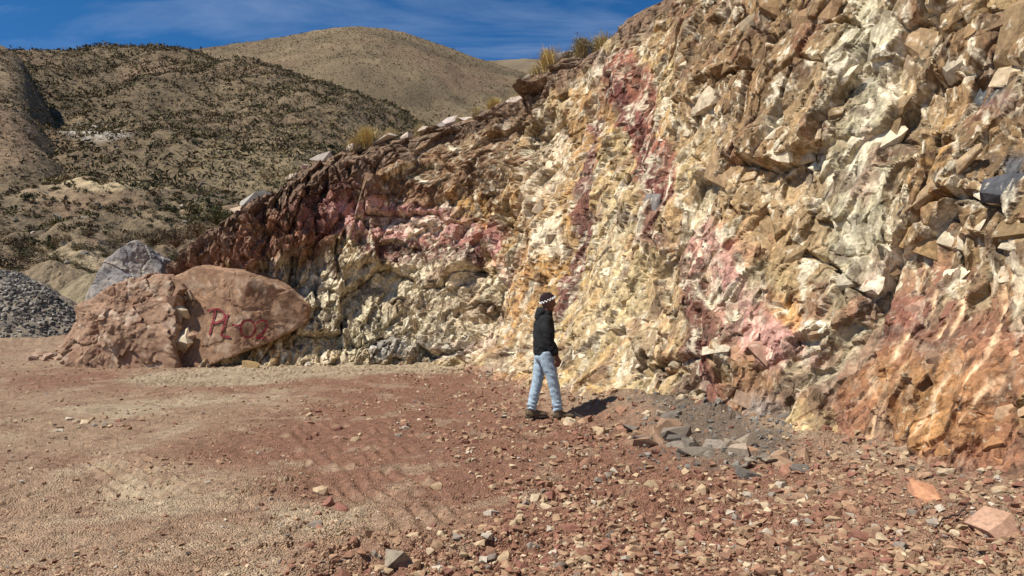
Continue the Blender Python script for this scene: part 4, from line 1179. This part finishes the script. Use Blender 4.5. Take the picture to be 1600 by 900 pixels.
mx_, my_ = on_floor(856, 655)
MAN_Z = floor_z(mx_, my_)
for _ in range(4):
    my_ = (CAM_Z - MAN_Z) / -ray(856, 655)[1]; mx_ = ray(856, 655)[0] * my_; MAN_Z = floor_z(mx_, my_)
MAN_Z = max(floor_z(mx_ + a, my_ + b) for a in (-.25, -.1, .15, .3) for b in (-.1, .1)) - 0.004
ROT = math.radians(10)
def ell(x, y, z, rx, ry, rz):
    return loft([(x, y, z - rz * math.cos(a), max(rx * math.sin(a), 1e-3), max(ry * math.sin(a), 1e-3)) for a in np.linspace(0.06, math.pi - 0.06, 12)], 16)
head = []
for z, f, b, w_ in [(1.462, .050, .000, .022), (1.475, .078, -.022, .036), (1.495, .088, -.060, .052), (1.52, .091, -.078, .061), (1.545, .089, -.088, .066), (1.575, .084, -.098, .071),
                    (1.60, .086, -.104, .074), (1.635, .090, -.106, .075), (1.67, .076, -.096, .068), (1.695, .050, -.070, .048), (1.710, .015, -.030, .018)]:
    head.append(((f + b) / 2 + 0.012, 0, z, (f - b) / 2, w_))
def hand(sy, wx, wy, wz):
    """palm hanging from the wrist, four bent fingers of unequal length and a thumb at the side"""
    parts = [loft(dense([(wx, wy, wz + .03, .026, .02), (wx + .008, wy, wz, .029, .017), (wx + .016, wy, wz - .045, .040, .016), (wx + .022, wy, wz - .088, .040, .015), (wx + .024, wy, wz - .097, .034, .011)], 3), 14)]
    for i, L in enumerate((.066, .078, .073, .056)):
        fx_ = wx + .055 - .0225 * i
        fy_ = wy
        z0 = wz - .085
        p = [(fx_, fy_, z0, .0095, .0095), (fx_ + .001, fy_ + sy * -.004, z0 - L * .4, .0093, .0093), (fx_ - .002, fy_ + sy * -.016, z0 - L * .75, .0085, .0085), (fx_ - .004, fy_ + sy * -.030, z0 - L * .95, .007, .007)]
        parts.append(loft(p, 10))
    parts.append(loft([(wx + .030, wy, wz - .025, .014, .012), (wx + .058, wy - sy * .004, wz - .050, .0115, .0105), (wx + .072, wy - sy * .010, wz - .080, .010, .009), (wx + .074, wy - sy * .014, wz - .100, .007, .007)], 10))
    return parts
R_ARM = [(-.045, -.165, 1.375), (-.060, -.215, 1.24), (-.045, -.240, 1.10), (.010, -.235, .985), (.058, -.225, .875)]
L_ARM = [(-.035, .165, 1.375), (-.030, .215, 1.24), (.000, .240, 1.10), (.070, .225, .985), (.130, .205, .890)]
R_LEG = [(-.045, -.095, .92), (-.020, -.100, .78), (.030, -.105, .60), (.060, -.105, .47), (.090, -.105, .30), (.120, -.105, .115)]
L_LEG = [(-.055, .095, .92), (-.075, .100, .78), (-.105, .105, .60), (-.125, .105, .47), (-.170, .105, .30), (-.205, .105, .115)]
def limb(path, radii): return loft(dense([(*p, r[0], r[1]) for p, r in zip(path, radii)], 4), 16)
body_tubes = [loft(dense(head, 3), 22), loft([(.088, 0, 1.598, .010, .008), (.103, 0, 1.575, .012, .012), (.113, 0, 1.556, .013, .016), (.100, 0, 1.545, .010, .015)], 10),
              ell(.000, -.076, 1.572, .020, .009, .032), ell(.000, .076, 1.572, .020, .009, .032),
              loft([(-.040, 0, 1.36, .070, .075), (-.025, 0, 1.44, .056, .056), (-.005, 0, 1.52, .056, .055)], 16),
              loft(dense([(-.055, 0, .86, .10, .145), (-.055, 0, 1.0, .09, .135), (-.05, 0, 1.2, .10, .16), (-.045, 0, 1.37, .075, .15), (-.04, 0, 1.41, .05, .07)], 3), 18),
              limb(R_ARM, [(.045, .045), (.042, .042), (.038, .038), (.034, .034), (.027, .024)]), limb(L_ARM, [(.045, .045), (.042, .042), (.038, .038), (.034, .034), (.027, .024)]),
              limb(R_LEG, [(.075, .075), (.070, .070), (.058, .058), (.050, .050), (.045, .045), (.035, .035)]), limb(L_LEG, [(.075, .075), (.070, .070), (.058, .058), (.050, .050), (.045, .045), (.035, .035)])]
body_tubes += hand(-1, .060, -.224, .868) + hand(1, .134, .204, .883)
man = fuse("person", body_tubes, 0.0085, 3, M_SKIN, label="man in black hoodie and pale jeans standing and looking at the cliff", cat="person")
man.scale = (0.965,) * 3; man.location = (mx_, my_, MAN_Z); man.rotation_euler = (0, 0, ROT)
# hooded sweatshirt
hood_t = [loft(dense([(-.055, 0, .865, .128, .165), (-.055, 0, .90, .140, .180), (-.058, 0, 1.0, .142, .178), (-.055, 0, 1.15, .142, .186), (-.050, 0, 1.28, .135, .195), (-.045, 0, 1.37, .105, .180), (-.035, 0, 1.42, .075, .095)], 3), 26),
          limb(R_ARM, [(.078, .070), (.073, .066), (.066, .062), (.062, .056), (.045, .042)]), limb(L_ARM, [(.078, .070), (.073, .066), (.066, .062), (.062, .056), (.045, .042)]),
          # the hood lying in folds round the neck
          loft(dense([(-.150, 0, 1.355, .030, .070), (-.125, 0, 1.42, .055, .105), (-.085, 0, 1.47, .066, .100), (-.060, 0, 1.50, .045, .075)], 4), 18),
          loft(dense([(-.045, 0, 1.39, .095, .120), (-.020, 0, 1.435, .085, .100), (-.010, 0, 1.470, .072, .082)], 3), 18)]
def hood_folds(c):
    return 0.010 * fbm(c[:, 0] * 5 + c[:, 1] * 7, c[:, 2] * 9 + c[:, 0] * 4, 3, 903) + 0.004 * np.sin(c[:, 2] * 60 + 8 * perlin(c[:, 0] * 6, c[:, 1] * 6, 905)) * sstep(1.12, 0.9, c[:, 2])
fuse("hoodie", hood_t, 0.010, 4, M_HOOD, parent=man, folds=hood_folds)
jean_t = [loft(dense([(-.055, 0, .96, .095, .130), (-.055, 0, .90, .118, .158), (-.052, 0, .82, .125, .168), (-.048, 0, .775, .085, .12)], 3), 24),
          limb(R_LEG, [(.105, .092), (.103, .092), (.084, .082), (.074, .074), (.071, .069), (.066, .062)]), limb(L_LEG, [(.105, .092), (.100, .092), (.082, .082), (.074, .074), (.071, .069), (.066, .062)])]
def jean_folds(c):
    low = sstep(0.42, 0.12, c[:, 2])
    return 0.008 * fbm(c[:, 0] * 7, c[:, 2] * 11 + c[:, 1] * 6 + c[:, 0] * 8, 3, 907) + (0.0008 + 0.006 * low) * np.sin(c[:, 2] * 85 + 30 * c[:, 0] + 6 * perlin(c[:, 0] * 9, c[:, 2] * 5, 909))
fuse("jeans", jean_t, 0.010, 3, M_JEAN, parent=man, folds=jean_folds)
for path, yaw in ((R_LEG, 0), (L_LEG, 0)):
    ax, ay, az = path[-1]
    up = loft(dense([(ax - .004, ay, az + .06, .058, .052), (ax, ay, az, .060, .052), (ax + .005, ay, az - .05, .066, .052), (ax + .01, ay, az - .085, .072, .05)], 3), 16)
    foot = loft(dense([(ax - .080, ay, .050, .030, .030), (ax - .065, ay, .055, .045, .042), (ax + .02, ay, .065, .055, .045), (ax + .10, ay, .055, .047, .050), (ax + .17, ay, .046, .036, .050), (ax + .215, ay, .040, .024, .034)], 3), 16)
    b = fuse("boot", [up, foot], 0.008, 3, M_BOOT, parent=man)
    sole = loft(dense([(ax - .095, ay, .014, .016, .025), (ax - .07, ay, .014, .018, .043), (ax + .04, ay, .014, .018, .044), (ax + .13, ay, .014, .018, .053), (ax + .20, ay, .016, .017, .046), (ax + .23, ay, .020, .012, .022)], 3), 14)
    fuse("sole", [sole], 0.007, 1, M_SOLE, parent=b)
# knitted cap worn to the back, with a white zigzag cord along its edge
TILT = 0.40
def cap_pt(a, e, grow=1.0):
    v = Vector((.108 * grow * math.cos(e) * math.cos(a), .086 * grow * math.cos(e) * math.sin(a), .105 * grow * math.sin(e)))
    v.rotate(Matrix.Rotation(-TILT, 3, 'Y'))
    return np.array(v + Vector((-.004, 0, 1.618)))
E0 = -0.12
V, Fc = [], []
for i in range(13):
    e = E0 + (math.pi / 2 - 0.03 - E0) * i / 12
    for k in range(28): V.append(cap_pt(2 * math.pi * k / 28, e, 1 + 0.02 * math.sin(9 * e)))
for i in range(12):
    for k in range(28): Fc.append((i * 28 + k, i * 28 + (k + 1) % 28, (i + 1) * 28 + (k + 1) % 28, (i + 1) * 28 + k))
Fc.append(tuple(range(12 * 28, 13 * 28))); Fc.append(tuple(range(28))[::-1])
cap = fuse("cap", [(V, Fc)], 0.006, 2, M_CAP, parent=man)
V, Fc = [], []
NZ = 96
for i in range(NZ):
    a = 2 * math.pi * i / NZ
    e = E0 + 0.08 + (0.09 if (i // 3) % 2 else -0.07)
    c0 = cap_pt(a, e, 1.07)
    out = cap_pt(a, e, 1.2) - c0; out /= np.linalg.norm(out)
    for k in range(6):
        b = 2 * math.pi * k / 6
        V.append(c0 + out * .009 * math.cos(b) + np.array((0, 0, 1)) * .009 * math.sin(b))
for i in range(NZ):
    for k in range(6): Fc.append((i * 6 + k, i * 6 + (k + 1) % 6, ((i + 1) % NZ) * 6 + (k + 1) % 6, ((i + 1) % NZ) * 6 + k))
bme = bpy.data.meshes.new("cord"); bme.from_pydata([tuple(p) for p in V], [], Fc)
link("cord", bme, M_BAND, parent=cap)
for sy in (-1, 1):
    v, f = ell(.086, sy * .032, 1.588, .010, .013, .008)
    em = bpy.data.meshes.new("eye"); em.from_pydata([tuple(p) for p in v], [], f); link("eye", em, M_EYE, parent=man)

# thin dark wire lying in the rubble at the right
wp = [(1462, 858), (1480, 847), (1500, 842), (1518, 838)]
V, Q = [], []
pts = []
for px, py in catmull(np.array(wp, float), np.linspace(0, 3, 30)):
    x, y = on_floor(px, py); pts.append((x, y, floor_z(x, y) + 0.045 + 0.012 * math.sin(px * 0.2)))
for i, p in enumerate(pts):
    for k in range(6):
        b = 2 * math.pi * k / 6; V.append((p[0], p[1] + .007 * math.cos(b), p[2] + .007 * math.sin(b)))
for i in range(len(pts) - 1):
    for k in range(6): Q.append((i * 6 + k, i * 6 + (k + 1) % 6, (i + 1) * 6 + (k + 1) % 6, (i + 1) * 6 + k))
me = bpy.data.meshes.new("wire"); raw_mesh(me, np.array(V), np.array(Q), smooth=True)
link("wire", me, cloth("dark_root", (0.05, 0.035, 0.03), 40, 0.2), label="thin dark root or wire lying in the rubble at lower right", cat="wire")

# ------------------------------------------------------------------ things that would share a label are told apart by their order from the left
ORD = ["leftmost", "second from left", "third from left", "fourth from left", "fifth from left", "sixth from left", "seventh from left", "eighth from left", "ninth from left", "tenth from left"] + [w + " from left" for w in ("eleventh", "twelfth", "thirteenth", "fourteenth", "fifteenth", "sixteenth", "seventeenth", "eighteenth", "nineteenth", "twentieth", "twenty-first", "twenty-second", "twenty-third", "twenty-fourth", "twenty-fifth", "twenty-sixth", "twenty-seventh", "twenty-eighth")]
bpy.context.view_layer.update()
same = {}
for o in list(COL.objects):
    if o.get("label") and o.get("group") and o.parent is None: same.setdefault(o["label"], []).append(o)
for lab, os_ in same.items():
    if 1 < len(os_) <= 28:
        os_.sort(key=lambda o: o.location.x / o.location.y)
        for i, o in enumerate(os_): o["label"] = lab + ", " + (ORD[i] if i < len(os_) - 1 or len(os_) < 3 else "rightmost")
